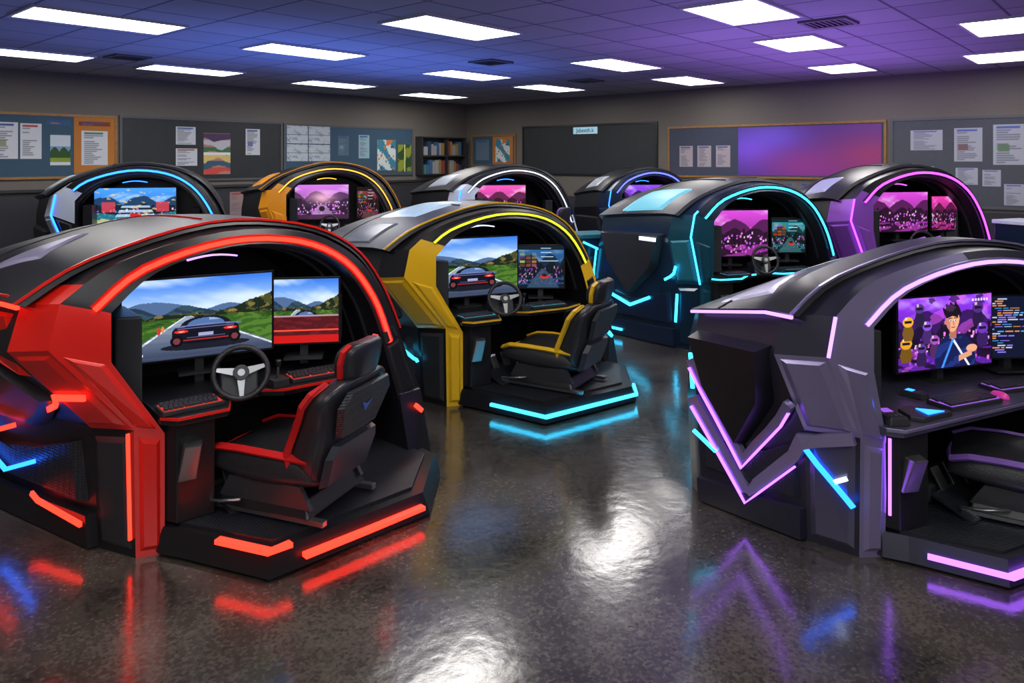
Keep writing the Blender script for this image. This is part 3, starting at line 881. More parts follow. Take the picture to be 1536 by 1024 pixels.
    if pl:
        for ln in cfg.get('plat_lines', [[(.14, -.26, .085), (.335, -.672, .085), (1.33, -.652, .085), (1.5, -.47, .085)]]):
            sweep('platform_light_strip', [(x + (wR if x > 1 else 0), y * pf if y < 0 else y, z) for x, y, z in ln], cfg.get('pl_w', .012), .012, (0, 0, 1), pl, e)
    prism('side_fairing', [(1.60 + wR, -.10), (1.82 + wR, -.04), (1.86 + wR, .3), (1.60 + wR, .3)], .0, .55, dark, e, bevel=.01,
          top=[(1.56 + wR, .0), (1.74 + wR, .0), (1.8 + wR, .3), (1.56 + wR, .3)])
    sweep('side_light_strip', [(1.66 + wR, -.055, .46), (1.73 + wR, -.02, .40)], .014, .012, (0, -1, 0), cfg['side_light'], e)
    # desk
    dz = .78
    mdx = sh + cfg.get('mdx', 0)
    rx = sh + (st - 1) * 1.35
    desk = [(.04 + sh * .2, .75), (.02, -.06), (.08, -.14), (.34, -.16), (.42 + mdx * .5, .02), (.62 + mdx, .04), (.72 + mdx, -.04), (1.12 + rx, -.08), (1.34 + rx * .9, .0), (1.42 + rx, .75)]
    if not cfg.get('wheel', True):
        desk = [(.04 + sh * .2, .75), (.02, -.04), (.08, -.10), (.7, -.08), (1.2 + rx * .9, -.04), (1.34 + rx, .02), (1.42 + rx, .75)]
    prism('desk', desk, dz - .05, dz, cfg['deskm'], e, bevel=.006)
    if cfg.get('desk_edge'):
        sweep('desk_edge_trim', [(p[0], p[1] - .004, dz - .012) for p in desk[1:-1]], .007, .007, (0, 0, 1), cfg['desk_edge'], e)
    prism('desk_front_panel', [(.06, .02), (.1, -.06), (.30, -.07), (.36, .10), (.30, .5), (.06, .5)], .17, dz - .05, BLACK, e, bevel=.006)
    prism('desk_support', [(1.2 + rx * .95, .06), (1.36 + rx, .06), (1.42 + rx, .7), (1.2 + rx * .95, .7)], .17, dz - .05, BLACK, e)
    if cfg.get('front_line'):
        sweep('front_panel_light', [(.075, -.018, .70), (.075, -.018, .25)], .006, .006, (-.5, -1, 0), cfg['front_line'], e)
    def monitor(name, loc, w, h, yaw, img, tilt=0):
        m = box(name, (w + .03, .03, h + .03), loc, BLACK, e, (tilt, 0, yaw), bevel=.006)
        grid_paint('screen', w, h, img, SCREEN, m, (0, -.0175, 0))
        multibox('monitor_stand', [(0, .05, -h / 2, .05, .05, h * .7), (0, .04, -h / 2 - .10, .24, .16, .015)], DKGREY, m)
        return m
    m1, m2 = cfg['mon']
    ml = cfg.get('m1loc', (.36 + mdx, .42, 1.18))
    monitor('monitor', ml, cfg.get('m1w', .90), cfg.get('m1h', .51), math.radians(cfg.get('my', -14)), m1)
    if m2 is not None:
        ml = cfg.get('m2loc', (.98 + mdx, .24, 1.13))
        monitor('monitor', ml, cfg.get('m2w', .44), cfg.get('m2h', .42), math.radians(cfg.get('m2y', -34)), m2)
    prism('cabin_side_console', [(-.14 + sh, .16), (-.02 + sh, .10), (.0 + sh, .5), (-.14 + sh, .55)], .80, 1.30, DKGREY, e, bevel=.012)
    prism('wall_speaker', [(1.16 + rx, .30), (1.26 + rx, .22), (1.32 + rx, .5), (1.2 + rx, .55)], .95, 1.25, DKGREY, e, bevel=.012)
    for yy in (.16, .34):
        ks = 1 - .075 * yy / .88
        sweep('cabin_rib', [(cx_ + (I[i][0] - cx_) * ks, yy, I[i][1] * (1 - .05 * yy / .88) - .006) for i in range(3, 28)], .012, .012, (0, -1, 0), DKGREY, e)
    if cfg.get('inner_glow'):
        sweep('cabin_light_strip', [(.30 + mdx + k * .05, .35, 1.555 + .02 * math.sin(k * .5)) for k in range(7)], .008, .005, (0, 0, 1), cfg['inner_glow'], e)
    if cfg.get('wheel', True):
        wx, wy, wz = cfg.get('wpos', (.45, -.06, .93)); wx += mdx
        R = .145
        sw = tube('steering_wheel', [(R * math.cos(a), 0, R * math.sin(a)) for a in [2 * math.pi * k / 36 for k in range(36)]], .016, LEATHER, e, 10, True, loc=(wx, wy, wz), rot=(math.radians(-18), 0, math.radians(cfg.get('wyaw', -18))))
        multibox('wheel_base', [(0, .20, -.06, .20, .20, .17), (0, .07, 0, .06, .12, .06)], DKGREY, sw, bevel=.008)
        for a in (math.radians(270), math.radians(12), math.radians(168)):
            da = (math.cos(a), math.sin(a)); pa = (-da[1], da[0])
            q = [(da[0] * .03 + pa[0] * .022, da[1] * .03 + pa[1] * .022), (da[0] * .135 + pa[0] * .010, da[1] * .135 + pa[1] * .010), (da[0] * .135 - pa[0] * .010, da[1] * .135 - pa[1] * .010), (da[0] * .03 - pa[0] * .022, da[1] * .03 - pa[1] * .022)]
            VV = [(x, -.008, z) for x, z in q] + [(x, .008, z) for x, z in q]
            mesh('wheel_spoke', VV, [(0, 1, 2, 3), (7, 6, 5, 4), (0, 4, 5, 1), (1, 5, 6, 2), (2, 6, 7, 3), (3, 7, 4, 0)], METAL, sw)
        hub = [(.044 * math.cos(k * math.pi / 12), .044 * math.sin(k * math.pi / 12)) for k in range(24)]
        prism('wheel_hub', hub, -.02, .025, DKGREY, sw, rot=(math.pi / 2, 0, 0), bevel=.004)
        prism('hub_badge', [(x * .45, y * .45) for x, y in hub], .02, .029, METAL, sw, rot=(math.pi / 2, 0, 0))
        gs = prism('gear_shifter', [(-.05, -.06), (.05, -.06), (.05, .06), (-.05, .06)], 0, .05, DKGREY, e, bevel=.006, loc=(.71 + mdx, .03, dz))
        tube('shifter_lever', [(0, 0, .04), (0, -.01, .10), (0, -.015, .13)], .008, METAL, gs)
        tube('shifter_knob', [(0, -.015, .12), (0, -.016, .135), (0, -.018, .15), (0, -.018, .16)], .016, BLACK, gs)
    pb = box('pedal_box', (.44, .16, .10), (.56 + sh, .22, .22), DKGREY, e, (0, 0, .2), bevel=.01)
    for k in range(3):
        box('pedal', (.075, .016, .17), (-.14 + k * .14, -.10, .08), METAL, pb, (math.radians(-28), 0, 0), bevel=.005)
    box('foot_rest', (.34, .24, .02), (.5 + sh, -.02, .21), CARBON, e, (math.radians(22), 0, .2), bevel=.005)
    prism('control_block', [(.10, -.08), (.19, -.10), (.22, -.02), (.12, .02)], .40, .60, METAL, e, top=[(.12, -.13), (.20, -.15), (.24, -.06), (.14, -.03)], bevel=.006)
    e_mat = Matrix.Translation((X, Y, 0)) @ Matrix.Rotation(ang, 4, 'Z') @ Matrix.Diagonal((sc, sc, sz, 1))
    return e, e_mat, ang, mdx

# ------------------------------------------------------------------ props
KEYC = pmat('keycap_black', (.045, .045, .052), .4)
def keyboard(mat4, ang, loc, yaw, glowm, w=.40):
    p = mat4 @ Vector(loc)
    e = new_obj('keyboard', None, None, p, (0, 0, ang + yaw))
    tag(e, 'black mechanical keyboard on the simulator desk', 'keyboard', 'keyboards on pod desks')
    prism('keyboard_case', [(-w / 2, -.082), (w / 2, -.082), (w / 2, .082), (-w / 2, .082)], 0, .022, DKGREY, e, bevel=.004)
    box('backlight_plate', (w - .02, .14, .003), (0, 0, .0225), glowm, e)
    items = []
    n = int(w / .0265)
    for rr in range(5):
        off = (rr % 3) * .006
        for k in range(n):
            x = -w / 2 + .022 + k * .0255 + off
            if x > w / 2 - .018: continue
            if rr == 0 and n * .3 < k < n * .62: continue
            items.append((x, -.054 + rr * .027, .031, .0205, .0215, .013))
    items.append((-w / 2 + .022 + n * .46 * .0255, -.054, .031, n * .3 * .0255, .0215, .013))
    multibox('keycaps', items, KEYC, e)
    return e

def mouse(mat4, loc, rz, col):
    p = mat4 @ Vector(loc)
    V, F = [], []
    nu, nv = 8, 12
    for i in range(nu + 1):
        ph = (math.pi / 2) * i / nu
        for k in range(nv):
            a = 2 * math.pi * k / nv
            V.append((.031 * math.cos(a) * max(0, math.cos(ph)) ** .6, .055 * math.sin(a) * max(0, math.cos(ph)) ** .6, .002 + .034 * math.sin(ph)))
    for i in range(nu):
        for k in range(nv):
            l = (k + 1) % nv
            F.append((i * nv + k, i * nv + l, (i + 1) * nv + l, (i + 1) * nv + k))
    F.append(tuple(range(nv - 1, -1, -1)))
    o = mesh('computer_mouse', V, F, col, smooth=True, loc=p, rot=(0, 0, rz))
    tag(o, 'small pink lit computer mouse on the simulator desk', 'computer mouse')
    return o

def phone(mat4, loc, rz, gl, s=1.0):
    p = mat4 @ Vector(loc)
    e = new_obj('control_pad', None, None, p, (0, 0, rz))
    e.scale = (s, s, s)
    tag(e, 'small black control pad with lit display on the desk', 'control pad')
    prism('pad_body', [(-.055, -.09), (.055, -.09), (.055, .09), (-.055, .09)], 0, .04, DKGREY, e, bevel=.008, top=[(-.045, -.08), (.045, -.08), (.045, .08), (-.045, .08)])
    box('pad_display', (.05, .05, .004), (0, .03, .041), gl, e)
    multibox('pad_buttons', [(-.025 + .025 * i, -.03 - .02 * j, .042, .015, .012, .005) for i in range(3) for j in range(2)], METAL, e)
    return e

def game_pad(mat4, loc, rz, gl):
    p = mat4 @ Vector(loc)
    e = new_obj('triangular_controller', None, None, p, (0, 0, rz))
    tag(e, 'angular black controller with blue triangular light on the desk', 'game controller')
    prism('controller_body', [(-.13, -.03), (-.09, -.09), (.14, -.09), (.15, -.05), (.02, .09), (-.08, .08)], 0, .025, DKGREY, e, bevel=.005)
    prism('controller_light', [(-.03, -.065), (.10, -.07), (.0, .03)], .0255, .03, gl, e)
    return e

def loft_seat(name, secs, mats, parent, axis='z'):
    prof = [(-1.0, .45), (-.88, 1.0), (-.68, .75), (-.50, .12), (-.22, 0.0), (.22, 0.0), (.50, .12), (.68, .75), (.88, 1.0), (1.0, .45)]
    back = [(.92, -.3), (.55, 0), (0, 0), (-.55, 0), (-.92, -.3)]
    V, F, M = [], [], []
    n = len(prof) + len(back)
    for (h, w, c, th, bo) in secs:
        ring = [(x * w, c + th / 2 + b * bo) for x, b in prof]
        ring[0] = (-w, c + bo * .2); ring[9] = (w, c + bo * .2)
        ring += [(x * w, c - th / 2 - b * th) for x, b in back]
        for (x, q) in ring:
            V.append((x, q, h) if axis == 'z' else (x, h, q))
    ms = [1, 1, 1, 0, 0, 0, 1, 1, 1, 2, 2, 2, 2, 2, 2]
    for s in range(len(secs) - 1):
        for i in range(n):
            j = (i + 1) % n
            F.append((s * n + i, s * n + j, (s + 1) * n + j, (s + 1) * n + i)); M.append(ms[i])
    F.append(tuple(range(n - 1, -1, -1))); M.append(0)
    F.append(tuple((len(secs) - 1) * n + i for i in range(n))); M.append(0)
    o = mesh(name, V, F, mats, parent, M, smooth=True, recalc=True)
    md = o.modifiers.new('sub', 'SUBSURF'); md.levels = 2; md.render_levels = 2
    return o

def seat(pod, loc, yaw, accent, scale=(1.16, 1.16, .87), emblem=None):
    SHELL = pmat('seat_shell', (.024, .026, .034), .32)
    e = prism('racing_seat', [(-.24, -.26), (.24, -.26), (.24, .26), (-.24, .26)], .05, .15, BLACK, pod, bevel=.008, top=[(-.2, -.22), (.2, -.22), (.2, .24), (-.2, .24)], loc=loc, rot=(0, 0, yaw))
    e.scale = scale
    cush = [(-.27, .19, .27, .13, .02), (-.24, .235, .27, .18, .05), (-.05, .255, .265, .19, .075), (.12, .26, .275, .19, .07), (.26, .25, .295, .17, .045), (.34, .22, .29, .13, .02), (.36, .19, .28, .08, .01)]
    loft_seat('seat_cushion', cush, [LEATHER, LEATHER, SHELL], e, 'y')
    def yb(z): return -.24 - (z - .3) * .24
    bk = [(.20, .17, yb(.26), .08, .02), (.28, .215, yb(.3), .12, .06), (.42, .24, yb(.42), .12, .10), (.55, .235, yb(.55), .11, .10), (.66, .25, yb(.66), .10, .09), (.76, .275, yb(.76), .09, .08), (.84, .265, yb(.84), .09, .05), (.89, .19, yb(.89), .09, .02), (.91, .14, yb(.91), .08, .01)]
    loft_seat('backrest', bk, [LEATHER, LEATHER, SHELL], e)
    hr = [(.885, .115, yb(.885), .08, .01), (.91, .13, yb(.91) + .005, .10, .03), (1.0, .145, yb(1.0) + .01, .10, .045), (1.08, .14, yb(1.08) + .02, .10, .035), (1.12, .11, yb(1.12) + .02, .085, .01), (1.13, .08, yb(1.13) + .02, .06, .0)]
    loft_seat('headrest', hr, [LEATHER, LEATHER, SHELL], e)
    for s in (-1, 1):
        sweep('backrest_piping', [(s * w * .93, c + th / 2 + bo * .80 + .004, z) for (z, w, c, th, bo) in bk[1:8]], .018, .010, (s * .8, .6, 0), accent, e)
        sweep('headrest_piping', [(s * w * .97, c + bo * .5 + .012, z) for (z, w, c, th, bo) in hr[1:5]], .014, .008, (s, .4, 0), accent, e)
        sweep('cushion_piping', [(s * w * .90, y, c + th / 2 + bo * .80 + .002) for (y, w, c, th, bo) in cush[1:6]], .02, .010, (s * .6, 0, 1), accent, e)
    sweep('cushion_front_piping', [(x, .352 - abs(x) * .1, .335) for x in (-.19, -.1, 0, .1, .19)], .012, .008, (0, 1, .5), accent, e)
    def back_y(z): return yb(z) - .052
    PANEL_ = pmat('seat_back_panel', (.034, .038, .052), .28)
    def bpanel(nm, pts, lift, mt):
        n_ = len(pts)
        cxx = sum(p[0] for p in pts) / n_; czz = sum(p[1] for p in pts) / n_
        V = [(x, back_y(z) - .002, z) for x, z in pts] + [(cxx + (x - cxx) * .9, back_y(czz + (z - czz) * .93) - lift, czz + (z - czz) * .93) for x, z in pts]
        mesh(nm, V, [tuple(range(n_)), tuple(range(2 * n_ - 1, n_ - 1, -1))] + [(i, (i + 1) % n_, n_ + (i + 1) % n_, n_ + i) for i in range(n_)], mt, e)
    bpanel('back_shell_panel', [(-.18, .22), (.18, .22), (.20, .42), (.17, .50), (-.17, .50), (-.20, .42)], .035, PANEL_)
    bpanel('back_shell_panel', [(-.16, .53), (.16, .53), (.22, .76), (.17, .85), (-.17, .85), (-.22, .76)], .026, CARBON)
    if emblem:
        mesh('back_emblem', [(-.05, back_y(.74) - .03, .74), (.05, back_y(.74) - .03, .74), (0, back_y(.66) - .03, .66), (0, back_y(.71) - .031, .715)], [(0, 3, 2), (1, 2, 3)], emblem, e)
    for s in (-1, 1):
        prism('seat_bracket', [(-.26, .10), (-.20, .24), (.20, .24), (.26, .10)], -.012, .012, DKGREY, e, loc=(s * .21, 0, 0), rot=(math.pi / 2, 0, math.pi / 2))
        box('seat_rail', (.035, .66, .035), (s * .21, 0, .033), METAL, e, bevel=.004)
    tube('adjust_lever', [(-.26, .1, .12), (-.28, .2, .1), (-.27, .3, .08)], .01, METAL, e)
    return e

# ------------------------------------------------------------------ pod colour schemes
RED = pmat('red_paint', (0.85, 0.016, 0.010), .30, 0, coat=.5)
REDS = pmat('red_leather', (0.65, 0.014, 0.015), .4)
YEL = pmat('yellow_paint', (0.95, 0.55, 0.01), .32, 0, coat=.4)
YELS = pmat('yellow_leather', (0.85, 0.50, 0.015), .45)
ORA = pmat('orange_paint', (0.90, 0.34, 0.015), .32, 0, coat=.3)
WHT = pmat('white_paint', (0.7, 0.78, 0.9), .3, 0, coat=.4)
TEAL = pmat('teal_paint', (0.008, 0.030, 0.062), .26, .3, coat=.5)
TEALP = pmat('deep_teal_panel', (0.010, 0.085, 0.13), .28, .3, coat=.4)
TEALL = pmat('bright_teal_panel', (0.03, 0.22, 0.30), .3, .2)
LAV = pmat('lavender_metal', (0.36, 0.32, 0.56), .28, .6, coat=.3)
LAV2 = pmat('gunmetal_violet', (0.028, 0.027, 0.046), .33, .3, coat=.2)
LAV3 = pmat('violet_grey_metal', (0.12, 0.11, 0.18), .32, .5, coat=.2)
PUR = pmat('purple_paint', (0.36, 0.11, 0.66), .3, .3, coat=.3)
NAVY = pmat('navy_paint', (0.012, 0.025, 0.06), .28, .2)
CHAR = pmat('charcoal_shell', (0.018, 0.018, 0.022), .34, .1, noise=.25, nscale=8)
CHAR2 = pmat('graphite_shell', (0.036, 0.038, 0.046), .36, .2, noise=.2, nscale=8)
CHROME_GLOW = pmat('silver_panel_faint_glow', (.42, .40, .58), .3, .5, (.4, .35, .6), .08)  # faint emission put in to lighten the dark-reflecting roof vents
gR = glow('red', (1, .024, .011), 4.6)
gB = glow('blue', (.01, .13, 1), 6.5); gC = glow('cyan', (.03, .60, 1), 4.6); gCs = glow('cyan_soft', (.15, .65, .85), .9)
gP = glow('violet', (.36, .10, 1), 4.2); gPl = glow('lavender', (.50, .26, 1), 2.4); gM = glow('magenta', (.62, .05, .95), 4.2)
gY = glow('yellow', (.66, .70, .02), 2.0); gO = glow('orange', (1, .36, .02), 3.2); gW = glow('white', (.7, .82, 1), 2.2)
gdP = glow('violet_dim', (.4, .12, .9), .9); gdR = glow('red_dim', (1, .05, .03), .7); gdC = glow('cyan_dim', (.05, .6, .8), .5)

UP = [(.04, 1.00), (.96, 1.00), (.90, .78), (.60, .62), (.34, .62), (.08, .78)]
LOW = [(.03, .24), (.97, .24), (.92, .52), (.56, .44), (.30, .50), (.05, .60)]
VP = [(.03, 1.22), (.97, 1.18), (.82, .84), (.52, .48), (.22, .82)]

def vee_bands(m):
    return [('chevron_band', [(1.0, .98), (.52, .40), (.0, .86)], m, .028, .035, .02),
            ('chevron_band', [(1.0, .72), (.50, .18), (.06, .52), (0, .62), (-.9, .70)], m, .036, .03, .02)]

red = dict(pos=(-1.90, 3.95), phi=43, D=1.75, splay=17, scale=1.0, sz=.97, label='black and red racing simulator pod with glowing red arch and seat',
    body=CHAR, dark=BLACK, accent=RED, frame2=CHAR2, hood=CHAR, acc_segs=({0, 1, 2}, {1, 2, 3, 4}), cplate0=CHAR2, cplate1=RED, arch=gR, arch_w=.013, arch_k=.35, channel=RED, hood_edge=RED, eave=gR,
    patches=[('roof_vent', [(.20, .14), (.50, .07), (.36, .24), (.36, .24)], CHROME_GLOW)],
    groove_mat=RED, grooves=(.02, .34), deskm=BLACK, desk_edge=RED, mon=(RACE, RACE2), side_light=gR, inner_glow=gPl, m1w=.84, m1h=.49, m1loc=(.40, .42, 1.19), m2loc=(.99, .24, 1.17),
    panels=[('red_shoulder_panel', [(.02, 1.36), (.98, 1.30), (.98, 1.16), (.35, 1.14), (.02, 1.0)], RED, .03), ('upper_flank_panel', [(.06, .84), (.36, 1.08), (.96, 1.10), (.92, .74), (.60, .60), (.30, .60)], CHAR2, .05), ('lower_flank_panel', LOW, CARBON, .04)],
    strips=[([(-.85, .92), (-.1, .90), (.12, .78)], gR, .016, .04), ([(.02, .155), (.30, .19), (.34, .22)], gR, .014, .07), ([(.42, .60), (.58, .52), (.72, .64)], gR, .014, .07),
            ([(.30, .42), (.52, .30), (.80, .50)], gB, .012, .07), ([(-.9, .68), (-.9, .10)], gR, .006, .012)],
    plat_light=gR, pl_w=.022, plat_lines=[[(.52, -.674, .085), (.9, -.668, .085), (1.28, -.655, .085)], [(.20, -.36, .160), (.345, -.65, .160), (.46, -.648, .160)]])
yel = dict(pos=(-.47, 6.36), phi=34, D=1.45, splay=18, scale=1.0, sz=.95, label='dark grey and yellow racing simulator pod with cyan lit platform', plat=1.22,
    body=CHAR2, dark=BLACK, accent=YEL, frame2=CHAR2, hood=CHAR2, acc_segs=({0, 1, 2, 3, 4, 24, 25, 26, 27}, {1, 25, 26, 27}), cplate0=CHAR2, cplate1=YEL, arch=gY, arch_w=.010, arch_rng=(5, 24), hood_edge=YEL, channel=CHAR2,
    patches=[('roof_window', [(.08, .20), (.60, .18), (.58, .32), (.07, .34)], pmat('pale_glass', (.35, .45, .55), .2, 0, (.4, .6, .8), .4)), ('roof_window', [(.10, .03), (.55, .02), (.55, .15), (.08, .17)], pmat('grey_glass', (.16, .18, .21), .25))],
    deskm=BLACK, desk_edge=YELS, mon=(RACE, DASH), side_light=gC, inner_glow=gW, my=-8, m1w=1.0, m1h=.56, m1loc=(.36, .42, 1.17), m2loc=(1.06, .24, 1.14),
    panels=[('upper_flank_panel', UP, CHAR, .05), ('lower_flank_panel', LOW, CHAR, .04)],
    strips=[([(.16, .50), (.02, .42), (-.05, .38)], gC, .012, .06), ([(.5, .5), (.3, .4), (.2, .38)], gC, .01, .05)],
    plat_light=gC)
cya = dict(pos=(2.13, 8.17), phi=22, D=1.45, splay=20, scale=1.0, sz=1.05, shift=.30, label='dark navy simulator pod with cyan glow lines and pale roof window',
    body=TEAL, dark=NAVY, accent=TEALP, frame2=TEAL, hood=CHAR2, acc_segs=({0, 1, 2}, {1, 2}), met_segs=({}, {0}), plate=TEALP, cplate0=TEAL, cplate1=TEALL, arch=gC, pillar=gC, pillar_rng=[(1, 5)],
    patches=[('roof_window', [(.06, .03), (.72, .02), (.66, .20), (.04, .22)], gCs)],
    deskm=BLACK, desk_edge=gC, mon=(CITY1, DASH2), side_light=gC, inner_glow=gC, m2loc=(1.40, .30, 1.14), m2w=.40, m2h=.38, m2y=-20,
    panels=[('upper_flank_panel', VP, CHAR2, .08), ('lower_flank_panel', LOW, NAVY, .04)],
    strips=[([(.26, .50), (.50, .38), (.76, .48)], gC, .016, .06), ([(-.2, .88), (.08, .72)], gC, .013, .06), ([(-.1, .58), (-.02, .28)], gC, .013, .05), ([(.6, .08), (1.0, .08)], gC, .012, .07), ([(.08, 1.15), (.30, 1.15)], gW, .020, .11), ([(1.0, .95), (.98, .6)], gC, .008, .03)],
    plat_light=gC)
pur = dict(pos=(1.92, 3.93), phi=24, D=.94, splay=20, scale=1.0, sz=.90, shift=.18, stretch=1.28, drop=.14, bulge=.0, label='charcoal and violet simulator pod with chevron trim and purple lights',
    body=LAV2, dark=LAV2, accent=LAV, frame2=LAV, hood=CHAR, acc_segs=({0, 1, 2, 3, 4}, {1}), met_segs=({5, 6, 7, 8, 9, 10}, {}), cplate0=LAV3, cplate1=LAV, arch=gPl, arch_w=.012, arch_k=.2, channel=LAV, eave=gPl, hood_edge=LAV,
    pillar=gPl, pillar_rng=[(2, 4)], plat_mat=LAV2,
    patches=[('roof_vent', [(.08, .08), (.85, .05), (.46, .22), (.36, .22)], CHROME_GLOW)],
    deskm=LAV3, desk_edge=LAV, mon=(HERO, CODE), side_light=gP, plat=.72, wheel=False, front_line=gP,
    m1loc=(1.07, .40, 1.13), m1w=.76, m1h=.50, my=-6, m2loc=(1.60, .32, 1.13), m2w=.34, m2h=.44, m2y=-20,
    panels=[('upper_flank_panel', VP, BLACK, .12), ('lower_flank_panel', LOW, CARBON, .03)],
    bands=vee_bands(LAV), strips=[([(1.0, .925), (.52, .345), (.02, .80)], gP, .006, .06), ([(1.0, .66), (.50, .12), (.04, .46)], gP, .006, .055), ([(-.9, .30), (-.25, .50), (.02, .60)], gB, .014, .04),
            ([(.98, .50), (.76, .40)], gC, .010, .06), ([(1.0, 1.02), (.99, .78)], gC, .01, .04), ([(-.78, .46), (-.55, .42)], gW, .012, .04)],
    plat_light=gP, groove_mat=gdP, grooves=(.36, .39, .62))
far = dict(my=-6, m1h=.48, m1w=.84)
UPF = [('upper_flank_panel', UP, CHAR2, .05), ('lower_flank_panel', LOW, CHAR, .04)]
FROST = pmat('frosted_panel', (.4, .44, .5), .3)
RW = [(.1, .06), (.6, .04), (.6, .17), (.1, .19)]
blu = dict(pos=(-5.74, 9.8), phi=20, D=1.6, splay=24, scale=1.03, sz=1.15, shift=.20, label='black simulator pod with white pillars and blue arch light',
    body=CHAR, dark=BLACK, accent=WHT, frame2=BLACK, hood=CHAR, acc_segs=({2, 3, 4}, {1, 2, 3, 4, 5}), plate=BLACK, cplate1=WHT, arch=gB, arch_rng=(5, 27), side_light=gB, pillar=gB,
    patches=[('roof_window', RW, FROST)], deskm=BLACK, mon=(ARENA, None), inner_glow=gB, m1loc=(.66, .36, 1.24), m1w=1.0, m1h=.50, my=-4,
    panels=UPF, strips=[([(.3, .5), (.5, .42), (.7, .5)], gB, .014, .05)], plat_light=gB)
ora = dict(pos=(-3.50, 11.5), phi=20, D=1.4, splay=22, scale=1.0, sz=1.15, shift=.22, label='black and orange simulator pod with warm orange lights',
    body=CHAR, dark=BLACK, accent=ORA, frame2=BLACK, hood=CHAR, acc_segs=({0, 1, 2, 3, 4, 25, 26, 27, 28}, {1, 2, 25, 26}), arch=gO, arch_w=.008, side_light=gO, hood_edge=ORA, cplate1=ORA,
    patches=[('roof_window', RW, ORA)], deskm=BLACK, desk_edge=gO, mon=(CITY2, DASH3), inner_glow=gO, m1loc=(.60, .42, 1.24), m2loc=(1.32, .28, 1.22), m2w=.34, m2y=-18, **far,
    panels=UPF, strips=[([(-.2, .95), (.1, .9)], gO, .016, .05), ([(.2, .5), (.5, .42), (.7, .5)], gB, .012, .05)], plat_light=gO)
whi = dict(pos=(-.62, 12.1), phi=20, D=1.5, splay=24, scale=1.0, sz=1.13, shift=.22, label='black simulator pod with white frame and pale blue lights',
    body=CHAR, dark=BLACK, accent=WHT, frame2=BLACK, hood=CHAR, acc_segs=({2, 3, 4, 26, 27, 28}, {1, 2, 3, 4, 26, 27}), plate=BLACK, cplate1=WHT, arch=gW, arch_w=.009, side_light=gW, pillar=gB,
    patches=[('roof_window', RW, FROST)], deskm=BLACK, mon=(CITY5, None), inner_glow=gB, m1loc=(.62, .42, 1.24), **far,
    panels=UPF, strips=[([(.2, .5), (.5, .42), (.7, .5)], gB, .012, .05)], plat_light=gB)
nav = dict(pos=(1.92, 13.0), phi=20, D=1.2, splay=18, scale=.88, sz=1.10, shift=.2, label='navy and black simulator pod with indigo arch light near the corner',
    body=CHAR, dark=NAVY, accent=NAVY, frame2=BLACK, hood=CHAR, acc_segs=({2, 3, 4}, {1, 2, 3, 4}), arch=glow('indigo', (.08, .10, 1), 4), side_light=gB, pillar=gB,
    patches=[('roof_window', RW, FROST)], deskm=BLACK, mon=(CITY4, None), inner_glow=gB, m1loc=(.72, .42, 1.26), **far,
    panels=UPF, strips=[([(.2, .5), (.5, .42), (.7, .5)], gB, .012, .05)], plat_light=gB)
mag = dict(pos=(4.40, 9.05), phi=16, D=1.10, splay=14, scale=1.05, sz=1.14, shift=.18, label='black and purple simulator pod with magenta arch light',
    body=CHAR, dark=BLACK, accent=PUR, frame2=BLACK, hood=CHAR, acc_segs=({0, 1, 2, 3, 4, 26, 27}, {1, 2}), cplate1=PUR, arch=gM, side_light=gM, pillar=gM,
    patches=[('roof_window', RW, pmat('frosted_violet', (.35, .36, .58), .3))], deskm=BLACK, desk_edge=gdP, mon=(CITY1, CITY3), inner_glow=gM, m1loc=(.68, .36, 1.26), m2loc=(1.28, .28, 1.24), m2w=.34, m2h=.38, m2y=-10, my=-4, m1w=.78, m1h=.44,
    panels=UPF, strips=[([(.2, .5), (.5, .42), (.7, .5)], gM, .012, .05)], plat_light=gM)
B = {}
for k, c in dict(red=red, yel=yel, cya=cya, pur=pur, blu=blu, ora=ora, whi=whi, nav=nav, mag=mag).items():
    B[k] = build_pod(c)

for k, g in (('red', gdR), ('yel', gdC), ('cya', gdC), ('pur', gdP), ('ora', gdR), ('mag', gdP)):
    e, M4, ang, mdx = B[k]
    if k == 'pur':
        keyboard(M4, ang, (.78, .06, .781), -.02, g, .42)
        keyboard(M4, ang, (1.34, .13, .781), -.1, g, .40)
        phone(M4, (.13, .03, .781), ang - .3, gdP, 1.1)
        game_pad(M4, (.36, .02, .781), ang + .05, gB)
        phone(M4, (.62, .26, .781), ang + .2, gB, .8)
        mouse(M4, (1.06, .04, .781), ang, pmat('pink_mouse', (.5, .04, .3), .3, 0, (.8, .05, .4), .4))
    else:
        keyboard(M4, ang, (.185 + mdx * .6, -.02, .781), -.05, g, .32)
        keyboard(M4, ang, (.98 + mdx, .05, .781), -.12, g, .36)
seat(B['red'][0], (.70, -.20, .169), math.radians(26), REDS, emblem=glow('seat_blue', (.02, .08, .4), .3))
seat(B['yel'][0], (.80, -.32, .169), math.radians(26), YELS)
seat(B['pur'][0], (.98, -.20, .169), math.radians(34), pmat('violet_leather', (.20, .10, .42), .4), (1.16, 1.16, .86))
seat(B['whi'][0], (1.15, -.16, .169), math.radians(30), pmat('violet_leather', (.20, .10, .42), .4), (1.1, 1.1, .9))

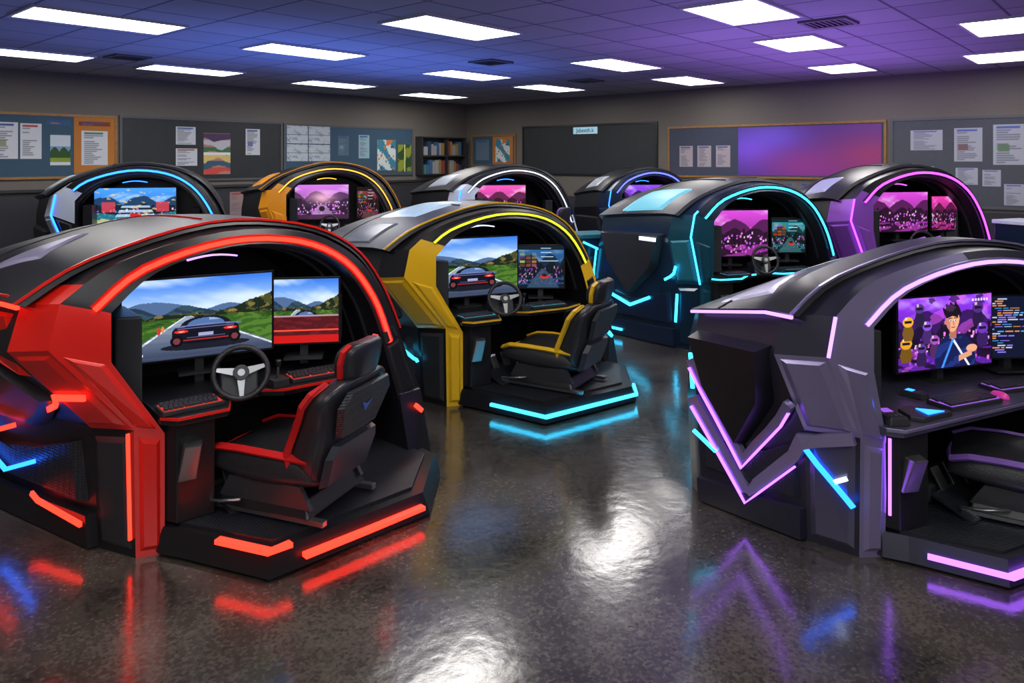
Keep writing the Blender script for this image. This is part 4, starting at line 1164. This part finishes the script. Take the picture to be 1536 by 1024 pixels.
def cabinet(r, d, w, h, topm, gl, label):
    X, Y = room(r, d)
    e = new_obj('storage_cabinet', None, None, (X, Y, 0), (0, 0, YAW - math.pi / 2 + .4))
    tag(e, label, 'cabinet')
    prism('cabinet_body', [(-w / 2, -w / 2), (w / 2, -w / 2), (w / 2, w / 2), (-w / 2, w / 2)], 0, h, NAVY, e, bevel=.015)
    prism('cabinet_top', [(-w / 2 - .02, -w / 2 - .02), (w / 2 + .02, -w / 2 - .02), (w / 2 + .02, w / 2 + .02), (-w / 2 - .02, w / 2 + .02)], h, h + .05, topm, e, bevel=.01)
    box('cabinet_door', (w * .8, .02, h * .7), (0, -w / 2 - .01, h * .45), CHAR2, e, bevel=.006)
    sweep('cabinet_light_strip', [(-w / 2, -w / 2 - .012, h - .04), (0, -w / 2 - .022, h - .14), (w / 2, -w / 2 - .012, h - .04)], .012, .008, (0, -1, 0), gl, e)
    sweep('cabinet_light_strip', [(w * .36, -w / 2 - .026, h * .1), (w * .36, -w / 2 - .026, h * .7)], .01, .006, (0, -1, 0), gl, e)
    return e
cabinet(1.00, 9.6, .44, 1.12, TEALL, gC, 'low navy cabinet with teal top and cyan light trim')
cabinet(6.45, 9.35, .5, 1.30, WHT, gdP, 'low dark cabinet with white top beside the purple pod')

# ------------------------------------------------------------------ lights
def area(name, loc, size, col, power, rot=(0, 0, 0)):
    l = bpy.data.lights.new(name, 'AREA'); l.shape = 'RECTANGLE'; l.size = size[0]; l.size_y = size[1]
    l.color = col; l.energy = power
    o = bpy.data.objects.new(name, l); COL.objects.link(o); o.location = loc; o.rotation_euler = rot
    return o
up = (math.pi, 0, 0)  # faces up; unseen coloured lights below are added to tint the ceiling
area('ceiling_fill_violet', (9.6, 3.4, 2.35), (5, 3), (.42, .18, 1), 72, up)
area('ceiling_fill_blue', (6.6, 8.4, 2.35), (5, 3), (.10, .22, 1), 75, up)
area('ceiling_fill_indigo', (3.6, 8.8, 2.35), (3, 3), (.18, .25, 1), 18, up)
area('ceiling_fill_violet_near', (6.0, 2.6, 2.6), (3, 3), (.35, .2, 1), 14, up)
o = area('rear_fill_light', (-.8, -1.0, 3.2), (4, 2), (.92, .95, 1), 75)  # added fill behind the camera, brightens the pod fronts
dv = Vector((4.5, 4.5, .8)) - Vector(o.location)
o.rotation_euler = dv.to_track_quat('-Z', 'Y').to_euler()

w = bpy.data.worlds.new('World'); scene.world = w; w.use_nodes = True
w.node_tree.nodes['Background'].inputs[0].default_value = (.05, .06, .1, 1)
w.node_tree.nodes['Background'].inputs[1].default_value = .4

cam = bpy.data.cameras.new('Camera')
cam.lens = 26.25; cam.sensor_width = 36; cam.shift_y = -.177; cam.clip_end = 100
co = bpy.data.objects.new('Camera', cam); COL.objects.link(co)
co.location = (0, 0, 2.1); co.rotation_euler = (math.pi / 2, 0, YAW - math.pi / 2)
scene.camera = co
